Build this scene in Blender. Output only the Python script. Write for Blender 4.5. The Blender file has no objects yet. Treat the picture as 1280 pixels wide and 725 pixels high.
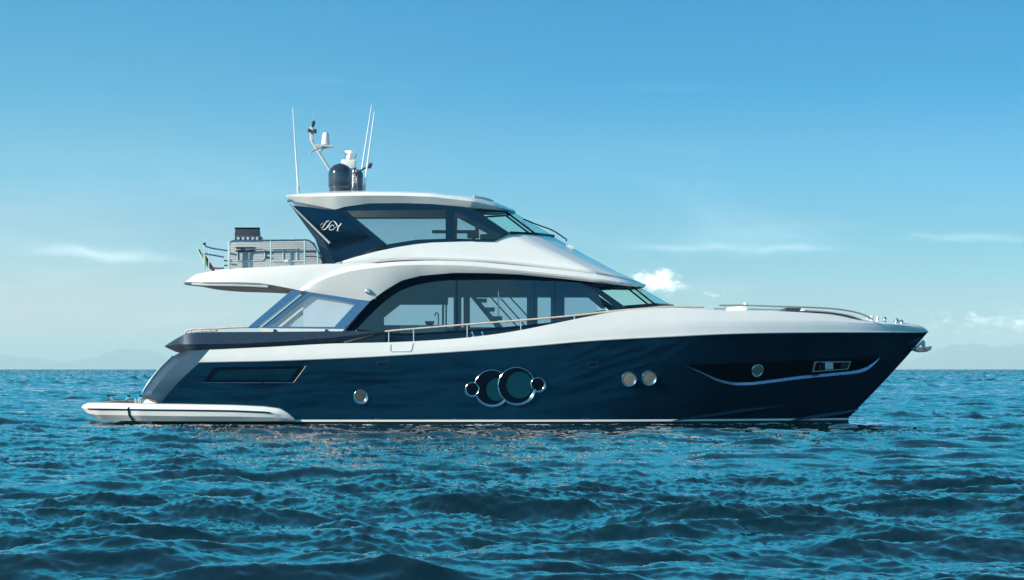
import bpy, bmesh, math, random
import numpy as np
from mathutils import Vector, Matrix

random.seed(7)
S = bpy.context.scene
COL = S.collection
R = math.radians

# ------------------------------------------------------------------ camera
CY, F, CH = 82.95, 3555.6, 1.485          # camera distance to the yacht's centreline, focal length (px of a 1280 frame), eye height
cam = bpy.data.cameras.new('camera')
camo = bpy.data.objects.new('camera', cam)
COL.objects.link(camo)
camo.location = (0, -CY, CH)
camo.rotation_euler = (R(90), 0, 0)
cam.sensor_width = 36
cam.lens = 36 * F / 1280
cam.shift_y = 98.5 / 1280
cam.clip_start = 0.5
cam.clip_end = 200000
S.camera = camo

# ------------------------------------------------------------------ light
SUN_AZ, SUN_EL = R(-117), R(25)           # azimuth from +Y towards +X
sd = Vector((math.sin(SUN_AZ) * math.cos(SUN_EL), math.cos(SUN_AZ) * math.cos(SUN_EL), math.sin(SUN_EL)))
sun = bpy.data.lights.new('sun', 'SUN')
sun.energy = 3.8
sun.angle = R(0.5)
sun.color = (1.0, 0.88, 0.72)
suno = bpy.data.objects.new('sun', sun)
suno.rotation_euler = (-sd).to_track_quat('-Z', 'Y').to_euler()
COL.objects.link(suno)

S.view_settings.view_transform = 'Standard'
S.view_settings.look = 'None'
S.view_settings.gamma = 1
S.view_settings.exposure = 0.85
S.render.engine = 'CYCLES'
S.cycles.max_bounces = 10
S.cycles.transparent_max_bounces = 16
S.cycles.volume_bounces = 3
S.cycles.caustics_reflective = False
S.cycles.caustics_refractive = False
S.cycles.sample_clamp_indirect = 6


class NT:
    """tiny node helper"""
    def __init__(self, tree):
        self.t = tree
        tree.nodes.clear()

    def n(self, kind, **kw):
        x = self.t.nodes.new(kind)
        for k, v in kw.items():
            setattr(x, k, v)
        return x

    def link(self, a, b):
        self.t.links.new(a, b)

    def put(self, sock, v):
        if hasattr(v, 'is_output') or isinstance(v, bpy.types.NodeSocket):
            self.t.links.new(v, sock)
        else:
            sock.default_value = v

    def math(self, op, a, b=0.0, c=None, clamp=False):
        x = self.n('ShaderNodeMath', operation=op)
        x.use_clamp = clamp
        self.put(x.inputs[0], a)
        self.put(x.inputs[1], b)
        if c is not None:
            self.put(x.inputs[2], c)
        return x.outputs[0]

    def mix(self, f, a, b, blend='MIX'):
        x = self.n('ShaderNodeMix', data_type='RGBA', blend_type=blend)
        self.put(x.inputs[0], f)
        self.put(x.inputs[6], a)
        self.put(x.inputs[7], b)
        return x.outputs[2]

    def noise(self, vec, scale, detail=4, rough=.55, dist=0.0):
        x = self.n('ShaderNodeTexNoise')
        if vec is not None:
            self.put(x.inputs['Vector'], vec)
        x.inputs['Scale'].default_value = scale
        x.inputs['Detail'].default_value = detail
        x.inputs['Roughness'].default_value = rough
        x.inputs['Distortion'].default_value = dist
        return x.outputs['Fac']

    def maprange(self, v, a, b, c=0.0, d=1.0, smooth=True):
        x = self.n('ShaderNodeMapRange')
        x.interpolation_type = 'SMOOTHSTEP' if smooth else 'LINEAR'
        self.put(x.inputs['Value'], v)
        x.inputs['From Min'].default_value = a
        x.inputs['From Max'].default_value = b
        x.inputs['To Min'].default_value = c
        x.inputs['To Max'].default_value = d
        return x.outputs['Result']

    def xyz(self, x, y, z):
        c = self.n('ShaderNodeCombineXYZ')
        self.put(c.inputs[0], x)
        self.put(c.inputs[1], y)
        self.put(c.inputs[2], z)
        return c.outputs[0]


# ------------------------------------------------------------------ sky
SKY_STRENGTH = 0.15
world = bpy.data.worlds.new('World')
S.world = world
world.use_nodes = True
w = NT(world.node_tree)
tc = w.n('ShaderNodeTexCoord')
sep = w.n('ShaderNodeSeparateXYZ')
w.link(tc.outputs['Generated'], sep.inputs[0])
sx, sy, sz = sep.outputs
zpos = w.math('MAXIMUM', sz, 0.0)
# the clear maritime air turns deep blue within a few degrees of the horizon: read the sky higher up
zz = w.math('ADD', w.math('MULTIPLY', w.math('POWER', zpos, 1.25), 7.6), 0.02)
nv = w.n('ShaderNodeVectorMath', operation='NORMALIZE')
w.link(w.xyz(sx, sy, zz), nv.inputs[0])
sky = w.n('ShaderNodeTexSky', sky_type='NISHITA')
sky.sun_disc = False
sky.sun_elevation = SUN_EL
sky.sun_rotation = SUN_AZ % (2 * math.pi)
sky.air_density = 1.2
sky.dust_density = 0.6
sky.ozone_density = 2.0
w.link(nv.outputs[0], sky.inputs[0])
az = w.math('ARCTAN2', sx, sy)
el = sz
# colour of the air by height above the horizon, paler towards the sun's side; bright band above the frame added to light the water
SKY_L = [(0, (0.637, 0.541, 0.602)), (0.0228, (0.644, 0.57, 0.59)), (0.0453, (0.443, 0.601, 0.586)), (0.0734, (0.364, 0.738, 0.727)), (0.1015, (0.197, 0.75, 0.801)), (0.1282, (0.113, 0.764, 0.863)), (0.2, (0.07, 1.85, 1.68)), (0.3, (0.14, 1.95, 1.76)), (0.45, (0.25, 1.0, 1.05)), (0.68, (0.36, 0.7, 0.7))]
SKY_R = [(0, (0.314, 0.416, 0.513)), (0.0228, (0.309, 0.447, 0.512)), (0.0453, (0.217, 0.505, 0.55)), (0.0734, (0.152, 0.604, 0.698)), (0.1015, (0.021, 0.596, 0.761)), (0.1282, (0.021, 0.627, 0.821)), (0.2, (0.07, 1.85, 1.68)), (0.3, (0.14, 1.95, 1.76)), (0.45, (0.25, 1.0, 1.05)), (0.68, (0.36, 0.7, 0.7))]
SKY_GAIN = 3.0


def sky_ramp(stops):
    x = w.n('ShaderNodeValToRGB')
    x.color_ramp.interpolation = 'EASE'
    w.link(w.math('MULTIPLY', zpos, 1 / .70, clamp=True), x.inputs[0])
    e = x.color_ramp.elements
    while len(e) < len(stops):
        e.new(.5)
    for q, (p, c) in zip(e, stops):
        q.position = p / .70
        q.color = (*[k / SKY_GAIN for k in c], 1)
    return x.outputs[0]


tint = w.mix(w.math('MULTIPLY', w.maprange(sx, -.19, .06), w.maprange(sy, -.4, .4)), sky_ramp(SKY_L), sky_ramp(SKY_R))
skyc = w.mix(1.0, sky.outputs[0], (SKY_GAIN, SKY_GAIN, SKY_GAIN, 1), 'MULTIPLY')
skyc = w.mix(1.0, skyc, tint, 'MULTIPLY')


def blob(a0, e0, sa, se, el=None):
    el = sz if el is None else el
    da = w.math('DIVIDE', w.math('SUBTRACT', az, a0), sa)
    de = w.math('DIVIDE', w.math('SUBTRACT', el, e0), se)
    q = w.math('ADD', w.math('MULTIPLY', da, da), w.math('MULTIPLY', de, de))
    return w.math('POWER', 2.718, w.math('MULTIPLY', q, -1.0))


def add(*a):
    r = a[0]
    for b in a[1:]:
        r = w.math('ADD', r, b)
    return r


def A(px):
    return (px - 640) / F


def E(py):
    return (461 - py) / F


puff_n = w.noise(w.xyz(w.math('MULTIPLY', az, 1.0), w.math('MULTIPLY', el, 1.7), 0.3), 190, 6, .62, .3)
puff_m = add(blob(A(814), E(351), .0090, .0040), w.math('MULTIPLY', blob(A(829), E(348), .0045, .0032), .6),
             w.math('MULTIPLY', blob(A(880), E(362), .016, .0035), .42),
             w.math('MULTIPLY', blob(A(1225), E(408), .024, .0050), .50), w.math('MULTIPLY', blob(A(1290), E(399), .010, .0048), .5),
             w.math('MULTIPLY', blob(A(150), E(425), .016, .004), .35), w.math('MULTIPLY', blob(A(30), E(418), .016, .003), .35),
             w.math('MULTIPLY', blob(A(1180), E(395), .02, .004), .25))
puff = w.maprange(w.math('ADD', puff_m, w.math('MULTIPLY', w.math('SUBTRACT', puff_n, .5), 2.3)), .36, 1.3)
puff = w.math('MULTIPLY', puff, w.maprange(puff_m, .05, .35))
str_n = w.noise(w.xyz(w.math('MULTIPLY', az, 1.0), w.math('MULTIPLY', el, 6.0), 1.7), 38, 6, .66, 1.2)
wv_n = w.noise(w.xyz(az, w.math('MULTIPLY', el, .6), 7.7), 22, 4, .62, .4)
wv = w.math('ADD', el, w.math('ADD', w.math('MULTIPLY', w.math('SUBTRACT', wv_n, .5), .011), w.math('MULTIPLY', az, .012)))
str_m = add(w.math('MULTIPLY', blob(A(125), E(328), .032, .0024, wv), .8), w.math('MULTIPLY', blob(A(920), E(308), .042, .0016, wv), .8),
            w.math('MULTIPLY', blob(A(1210), E(295), .03, .0018, wv), .7), w.math('MULTIPLY', blob(A(430), E(106), .05, .002, wv), .22),
            w.math('MULTIPLY', blob(A(830), E(110), .04, .0022, wv), .20), w.math('MULTIPLY', blob(A(985), E(345), .06, .004, wv), .16))
streak = w.maprange(w.math('MULTIPLY', str_m, w.math('MULTIPLY', str_n, 2.0)), .05, 1.7)
veil_n = w.noise(w.xyz(w.math('MULTIPLY', az, 1.0), w.math('MULTIPLY', el, 4.5), 4.1), 9, 5, .6, .5)
veil = w.math('MULTIPLY', w.maprange(veil_n, .45, .8), w.maprange(el, .0, .09, .30, .0))
cl = w.math('MINIMUM', add(w.math('MULTIPLY', puff, .85), w.math('MULTIPLY', streak, .34), w.math('MULTIPLY', veil, .7)), .95)
skyc = w.mix(cl, skyc, (8.8, 9.3, 9.6, 1))
bg = w.n('ShaderNodeBackground')
w.link(skyc, bg.inputs[0])
bg.inputs[1].default_value = SKY_STRENGTH
wo = w.n('ShaderNodeOutputWorld')
w.link(bg.outputs[0], wo.inputs[0])


# ------------------------------------------------------------------ materials
def principled(name, base, rough=.3, metal=0.0, coat=0.0, ior=1.5, var=0.06, vscale=3.0, bump=0.0, bscale=40.0, stint=None, bvec=None):
    m = bpy.data.materials.new(name)
    m.use_nodes = True
    t = NT(m.node_tree)
    p = t.n('ShaderNodeBsdfPrincipled')
    o = t.n('ShaderNodeOutputMaterial')
    t.link(p.outputs[0], o.inputs[0])
    c = t.n('ShaderNodeTexCoord')
    nz = t.noise(c.outputs['Object'], vscale, 5, .6)
    f = t.maprange(nz, .3, .7, 1 - var, 1 + var, False)
    mul = t.n('ShaderNodeVectorMath', operation='SCALE')
    mul.inputs[0].default_value = base[:3]
    t.link(f, mul.inputs['Scale'])
    t.link(mul.outputs[0], p.inputs['Base Color'])
    t.link(t.maprange(nz, .3, .7, rough * .85, rough * 1.2, False), p.inputs['Roughness'])
    p.inputs['Metallic'].default_value = metal
    if stint:
        p.inputs['Specular Tint'].default_value = (*stint, 1)
    p.inputs['IOR'].default_value = ior
    p.inputs['Coat Weight'].default_value = coat
    p.inputs['Coat Roughness'].default_value = .04
    if bump:
        b = t.n('ShaderNodeBump')
        b.inputs['Strength'].default_value = bump
        b.inputs['Distance'].default_value = .01
        bv = c.outputs['Object']
        if bvec:
            mp = t.n('ShaderNodeMapping')
            mp.inputs['Scale'].default_value = bvec
            t.link(bv, mp.inputs[0])
            bv = mp.outputs[0]
        t.link(t.noise(bv, bscale, 4, .6, .4), b.inputs['Height'])
        t.link(b.outputs[0], p.inputs['Normal'])
    return m


def glass(name, tint, refl=1.0, ior=1.5, body=0.0, bodyc=(.1, .1, .1), refc=(.30, .70, 1.0)):
    m = bpy.data.materials.new(name)
    m.use_nodes = True
    t = NT(m.node_tree)
    o = t.n('ShaderNodeOutputMaterial')
    tr = t.n('ShaderNodeBsdfTransparent')
    tr.inputs[0].default_value = (*tint, 1)
    gl = t.n('ShaderNodeBsdfGlossy')
    gl.inputs['Roughness'].default_value = .015
    gl.inputs['Color'].default_value = (*refc, 1)
    c = t.n('ShaderNodeTexCoord')
    b = t.n('ShaderNodeBump')
    b.inputs['Strength'].default_value = .03
    b.inputs['Distance'].default_value = .02
    t.link(t.noise(c.outputs['Object'], 1.1, 2), b.inputs['Height'])
    t.link(b.outputs[0], gl.inputs['Normal'])
    lw = t.n('ShaderNodeLayerWeight')
    lw.inputs[0].default_value = .5
    fr = t.math('MULTIPLY_ADD', t.math('POWER', lw.outputs['Facing'], 5.0), .9, .045)
    base = tr.outputs[0]
    if body:
        df = t.n('ShaderNodeBsdfDiffuse')
        df.inputs[0].default_value = (*bodyc, 1)
        mb_ = t.n('ShaderNodeMixShader')
        mb_.inputs[0].default_value = body
        t.link(tr.outputs[0], mb_.inputs[1])
        t.link(df.outputs[0], mb_.inputs[2])
        base = mb_.outputs[0]
    mx = t.n('ShaderNodeMixShader')
    t.link(t.math('MULTIPLY', fr, refl), mx.inputs[0])
    t.link(base, mx.inputs[1])
    t.link(gl.outputs[0], mx.inputs[2])
    t.link(mx.outputs[0], o.inputs[0])
    return m


M = dict(
    white=principled('white gelcoat', (.765, .765, .76), .25, 0, .15, var=.03, vscale=1.2),
    cream=principled('cream gelcoat', (.82, .79, .72), .28, 0, .3, var=.03, vscale=2),
    navy=principled('navy hull paint', (.0012, .012, .028), .05, 0, .35, ior=1.7, stint=(.30, .72, 1), var=.15, vscale=.6, bump=.05, bscale=1.6, bvec=(.55, 1, 3.2)),
    navyg=principled('navy panel gloss', (.003, .016, .034), .10, 0, 0, stint=(.25, .62, 1), var=.08),
    slate=principled('slate metallic paint', (.036, .062, .10), .26, .4, .2, var=.04, vscale=1),
    silver=principled('silver metallic paint', (.085, .13, .18), .34, .7, .3, var=.04, vscale=1),
    black=principled('black gloss frame', (.002, .004, .008), .12, 0, 0, ior=1.4, stint=(.3, .6, 1)),
    bottom=principled('dark antifouling', (.006, .010, .014), .6),
    chrome=principled('polished steel', (.72, .74, .77), .12, 1.0),
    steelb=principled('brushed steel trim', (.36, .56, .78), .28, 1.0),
    teak=principled('teak', (.36, .22, .11), .5, var=.2, vscale=9),
    rail=principled('varnished handrail', (.68, .57, .48), .25, 0, .6, var=.15, vscale=6),
    railg=principled('satin rail', (.22, .225, .23), .3),
    anchor=principled('galvanised steel', (.16, .19, .21), .4, .4),
    soffit=principled('soffit with painted deck bounce', (.56, .41, .26), .35, var=.12, vscale=6),  # warm tan paints in the bounce from the sunlit deck below
    dgrey=principled('dark grey plastic', (.035, .045, .06), .3),
    dome=principled('charcoal dome', (.022, .034, .055), .16, 0, .8, var=.05),
    grey=principled('grey cabinet slats', (.38, .42, .45), .4, var=.04, vscale=5),
    lgrey=principled('pale grey trim', (.50, .52, .54), .35),
    wplast=principled('white plastic', (.78, .78, .77), .35),
    lining=principled('salon lining', (.15, .25, .33), .45),
    ceil=principled('ceiling panel', (.55, .60, .64), .5),
    floor=principled('salon floor', (.10, .075, .05), .4, var=.15),
    leather=principled('seat leather', (.03, .035, .04), .5),
    skyfrit=principled('frit with painted sky reflection', (.035, .16, .34), .12, .15, .8, var=.05),  # blue base paints in the sky's reflection on the dark frit
    curtain=principled('white curtain', (.80, .84, .88), .6, var=.05, vscale=2),
    red=principled('red cloth', (.75, .03, .03), .8),
    green=principled('green cloth', (.08, .42, .10), .8),
    wcloth=principled('white cloth', (.8, .8, .78), .8),
    lampwood=principled('warm wood', (.45, .26, .12), .4),
    glass_d=glass('tinted salon glass', (.66, .74, .78), 2.0),
    glass_u=glass('tinted saloon glass', (.72, .75, .77), 1.6, refc=(.5, .75, .9)),
    glass_w=glass('green windscreen glass', (.80, .94, .90), .8, refc=(.50, .78, .74)),
    glass_p=glass('hull port glass', (.06, .16, .2), 1.2, body=.7, bodyc=(.004, .058, .080)),
    glass_l=glass('clear wing glass', (.86, .92, .96), 1.2, body=.16, bodyc=(.84, .91, .97)),
    glass_h=glass('hull window glass', (.06, .16, .2), 1.0, body=.8, bodyc=(.002, .022, .040)),
    mesh_d=principled('dark port mesh', (.06, .058, .05), .5, 0, var=.4, vscale=60),
    mesh=principled('brass port mesh', (.22, .19, .155), .6, 0, var=.3, vscale=60),
)


_t = M['grey'].node_tree
_w = _t.nodes.new('ShaderNodeTexWave')
_w.bands_direction = 'Z'
_w.inputs['Scale'].default_value = 4.6
_c = _t.nodes.new('ShaderNodeTexCoord')
_t.links.new(_c.outputs['Object'], _w.inputs['Vector'])
_b = _t.nodes.new('ShaderNodeBump')
_b.inputs['Strength'].default_value = .25
_b.inputs['Distance'].default_value = .03
_t.links.new(_w.outputs['Fac'], _b.inputs['Height'])
_t.links.new(_b.outputs[0], [x for x in _t.nodes if x.type == 'BSDF_PRINCIPLED'][0].inputs['Normal'])

# ------------------------------------------------------------------ geometry helpers
def P(px, py, b):
    """a point of the boat measured at half-breadth b (towards the camera from the centreline)"""
    d = (CY - b) / F
    return np.array(((px - 640) * d, -b, CH - (py - 461) * d))


def pchip(t, v, q):
    h = np.diff(t)
    d = np.diff(v) / h
    n = len(t)
    m = np.zeros(n)
    if n == 2:
        m[:] = d[0]
    else:
        for i in range(1, n - 1):
            if d[i - 1] * d[i] > 0:
                w1, w2 = 2 * h[i] + h[i - 1], h[i] + 2 * h[i - 1]
                m[i] = (w1 + w2) / (w1 / d[i - 1] + w2 / d[i])
        m[0], m[-1] = d[0], d[-1]
    i = np.clip(np.searchsorted(t, q, 'right') - 1, 0, n - 2)
    s = (q - t[i]) / h[i]
    return ((1 + 2 * s) * (1 - s) ** 2 * v[i] + s * (1 - s) ** 2 * h[i] * m[i] + s * s * (3 - 2 * s) * v[i + 1] + s * s * (s - 1) * h[i] * m[i + 1])


def rs(pts, n, smooth=True):
    """resample a (px,py,b) line to n points along its length"""
    a = np.array(pts, float)
    sc = a * np.array((1, 1, 20.0))
    t = np.concatenate(([0], np.cumsum(np.maximum(np.linalg.norm(np.diff(sc, axis=0), axis=1), 1e-6))))
    q = np.linspace(0, t[-1], n)
    if smooth:
        return np.stack([pchip(t, a[:, k], q) for k in range(3)], 1)
    return np.stack([np.interp(q, t, a[:, k]) for k in range(3)], 1)


def W(pts):
    return np.array([P(*p) for p in pts])


def line(pts, n, smooth=True):
    return W(rs(pts, n, smooth))


def mir(a):
    a = np.array(a, float).copy()
    a[:, 1] *= -1
    return a


FAR = {}          # port-side part -> its twin on the starboard side


class MB:
    def __init__(self):
        self.v, self.f, self.mi = [], [], []
        self.cur = 0

    def face(self, idx):
        self.f.append(tuple(idx))
        self.mi.append(self.cur)

    def pts(self, a):
        i = len(self.v)
        self.v += [tuple(map(float, p)) for p in a]
        return list(range(i, i + len(a)))

    def loft(self, rows, mirror=False, closed=False):
        """rows: equal-length lists of world points"""
        for mm in ((0, 1) if mirror else (0,)):
            ids = [self.pts(mir(r) if mm else r) for r in rows]
            rng = range(len(ids)) if closed else range(len(ids) - 1)
            for i in rng:
                a, b = ids[i], ids[(i + 1) % len(ids)]
                for k in range(len(a) - 1):
                    q = (a[k], b[k], b[k + 1], a[k + 1])
                    self.face(q if not mm else q[::-1])
        return self

    def poly(self, pts):
        self.face(self.pts(pts))
        return self

    def prism(self, poly, off):
        """poly of world points pushed along vector off"""
        off = np.array(off, float)
        a = self.pts(poly)
        b = self.pts([np.array(p) + off for p in poly])
        n = len(a)
        self.face(a)
        self.face(b[::-1])
        for i in range(n):
            j = (i + 1) % n
            self.face((a[j], a[i], b[i], b[j]))
        return self

    def box(self, lo, hi):
        x0, y0, z0 = lo
        x1, y1, z1 = hi
        self.prism([(x0, y0, z0), (x1, y0, z0), (x1, y0, z1), (x0, y0, z1)], (0, y1 - y0, 0))
        return self

    def tube(self, pts, r, n=8, r2=None, cap=True):
        pts = [Vector(p) for p in pts]
        prev = None
        rings = []
        up = Vector((0, 0, 1))
        for i, p in enumerate(pts):
            d = (pts[min(i + 1, len(pts) - 1)] - pts[max(i - 1, 0)]).normalized()
            if prev is None:
                a = d.cross(up)
                if a.length < .1:
                    a = d.cross(Vector((0, 1, 0)))
                a.normalize()
            else:
                a = (prev - d * prev.dot(d)).normalized()
            prev = a
            c = d.cross(a)
            rr = r if r2 is None else r + (r2 - r) * i / max(1, len(pts) - 1)
            rings.append(self.pts([p + (a * math.cos(2 * math.pi * k / n) + c * math.sin(2 * math.pi * k / n)) * rr for k in range(n)]))
        for i in range(len(rings) - 1):
            for k in range(n):
                j = (k + 1) % n
                self.face((rings[i][k], rings[i][j], rings[i + 1][j], rings[i + 1][k]))
        if cap:
            self.face(rings[0][::-1])
            self.face(rings[-1])
        return self

    def lathe(self, prof, org, axis=(0, 0, 1), n=24, a0=0.0, a1=2 * math.pi, xa=None):
        """prof: (radius, height) list around axis"""
        ax = Vector(axis).normalized()
        u = Vector(xa).normalized() if xa is not None else ax.orthogonal().normalized()
        v = ax.cross(u)
        o = Vector(org)
        full = abs(a1 - a0 - 2 * math.pi) < 1e-6
        m = n if full else n + 1
        ids = [self.pts([o + ax * h + (u * math.cos(a0 + (a1 - a0) * k / n) + v * math.sin(a0 + (a1 - a0) * k / n)) * r for k in range(m)]) for r, h in prof]
        for i in range(len(ids) - 1):
            for k in range(n):
                j = (k + 1) % m
                self.face((ids[i][k], ids[i][j], ids[i + 1][j], ids[i + 1][k]))
        return self

    def sides(self):
        """near (-y) and far (+y) halves when the mesh falls apart into one-sided pieces"""
        par = list(range(len(self.v)))

        def find(a):
            while par[a] != a:
                par[a] = par[par[a]]
                a = par[a]
            return a
        key = {}
        for i, p in enumerate(self.v):
            k = tuple(round(c, 3) for c in p)
            if k in key:
                par[find(i)] = find(key[k])
            else:
                key[k] = i
        for f in self.f:
            for a in f[1:]:
                par[find(a)] = find(f[0])
        lo, hi = {}, {}
        for i, p in enumerate(self.v):
            q = find(i)
            lo[q] = min(lo.get(q, 9), p[1])
            hi[q] = max(hi.get(q, -9), p[1])
        near = [q for q in lo if hi[q] < -.01]
        far = [q for q in lo if lo[q] > .01]
        if len(near) + len(far) != len(lo) or not near or len(near) != len(far):
            return None
        out = []
        for keep in (set(near), set(far)):
            mb = MB()
            ids = {}
            for f, m in zip(self.f, self.mi):
                if find(f[0]) in keep:
                    for a in f:
                        if a not in ids:
                            ids[a] = len(mb.v)
                            mb.v.append(self.v[a])
                    mb.f.append(tuple(ids[a] for a in f))
                    mb.mi.append(m)
            out.append(mb)
        return out

    def build(self, name, mat, parent=None, sharp=35, bevel=0.0, label=None):
        two = self.sides() if parent is not None else None
        if two:
            near = two[0].build(name, mat, parent, sharp, bevel, label)
            FAR[near.name] = two[1].build(name, mat, FAR.get(parent.name, parent), sharp, bevel, label)
            return near
        me = bpy.data.meshes.new(name)
        me.from_pydata(self.v, [], self.f)
        mats = mat if isinstance(mat, (list, tuple)) else [mat]
        for m in mats:
            me.materials.append(m)
        me.polygons.foreach_set('material_index', self.mi)
        bm = bmesh.new()
        bm.from_mesh(me)
        bmesh.ops.remove_doubles(bm, verts=bm.verts, dist=.0004)
        bmesh.ops.dissolve_degenerate(bm, dist=.0002, edges=bm.edges)
        bmesh.ops.recalc_face_normals(bm, faces=bm.faces)
        if bevel:
            es = [e for e in bm.edges if len(e.link_faces) == 2 and e.calc_face_angle(0) > R(40)]
            bmesh.ops.bevel(bm, geom=es, offset=bevel, segments=2, profile=.6, affect='EDGES', clamp_overlap=True)
        bm.to_mesh(me)
        bm.free()
        me.shade_smooth()
        me.set_sharp_from_angle(angle=R(sharp))
        o = bpy.data.objects.new(name, me)
        COL.objects.link(o)
        if parent is not None:
            o.parent = parent
        if label:
            o['label'] = label
        return o


def thing(name, label, cat, loc=(0, 0, 0), group=None):
    o = bpy.data.objects.new(name, None)
    o.empty_display_size = .3
    COL.objects.link(o)
    o['label'] = label
    o['category'] = cat
    if group:
        o['group'] = group
    return o


def settle(o, loc):
    """move an Empty to its base without moving its parts"""
    for c in o.children:
        c.location = Vector(c.location) - Vector(loc)
    o.location = loc


def plate(mb, poly, b, th, mirror=False):
    """flat panel cut to a (px,py) outline, standing in the fore-and-aft plane at half-breadth b, th thick inwards"""
    pts = W([(x, y, b) for x, y in poly])
    mb.prism(pts, (0, th, 0))
    if mirror:
        mb.prism(mir(pts), (0, -th, 0))
    return mb


def sheet(mb, poly, b):
    pts = W([(x, y, b) for x, y in poly])
    mb.poly(pts)
    mb.poly(mir(pts)[::-1])
    return mb


def pz(z, b):
    return 461 + (CH - z) * F / (CY - b)


# ------------------------------------------------------------------ sea
def ocean_tile(N, L, wind, lam_lo, lam_hi, peak, spread, seed, std, slope=-3.6):
    rng = np.random.default_rng(seed)
    k1 = np.fft.fftfreq(N, L / N) * 2 * np.pi
    kx, ky = np.meshgrid(k1, k1, indexing='ij')
    k = np.hypot(kx, ky)
    k[0, 0] = 1e-6
    kp = 2 * np.pi / peak
    sp = k ** slope * np.exp(-1.1 * (kp / k) ** 2)
    c = (kx * math.cos(wind) + ky * math.sin(wind)) / k
    sp *= (np.clip(c, 0, 1) ** spread + .10)
    sp[(k > 2 * np.pi / lam_lo) | (k < 2 * np.pi / lam_hi)] = 0
    amp = np.sqrt(sp) * (rng.normal(size=(N, N)) + 1j * rng.normal(size=(N, N)))
    h = np.fft.ifft2(amp).real
    g = std / h.std()
    dx = np.fft.ifft2(-1j * kx / k * amp).real * g
    dy = np.fft.ifft2(-1j * ky / k * amp).real * g
    return h * g, dx, dy


def sample(tile, L, x, y):
    N = tile[0].shape[0]
    u, v = x / L * N, y / L * N
    i, j = np.floor(u).astype(np.int64), np.floor(v).astype(np.int64)
    a, b = (u - i).astype(np.float32), (v - j).astype(np.float32)
    i0, j0, i1, j1 = i % N, j % N, (i + 1) % N, (j + 1) % N
    return [t[i0, j0] * (1 - a) * (1 - b) + t[i1, j0] * a * (1 - b) + t[i0, j1] * (1 - a) * b + t[i1, j1] * a * b for t in tile]


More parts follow.
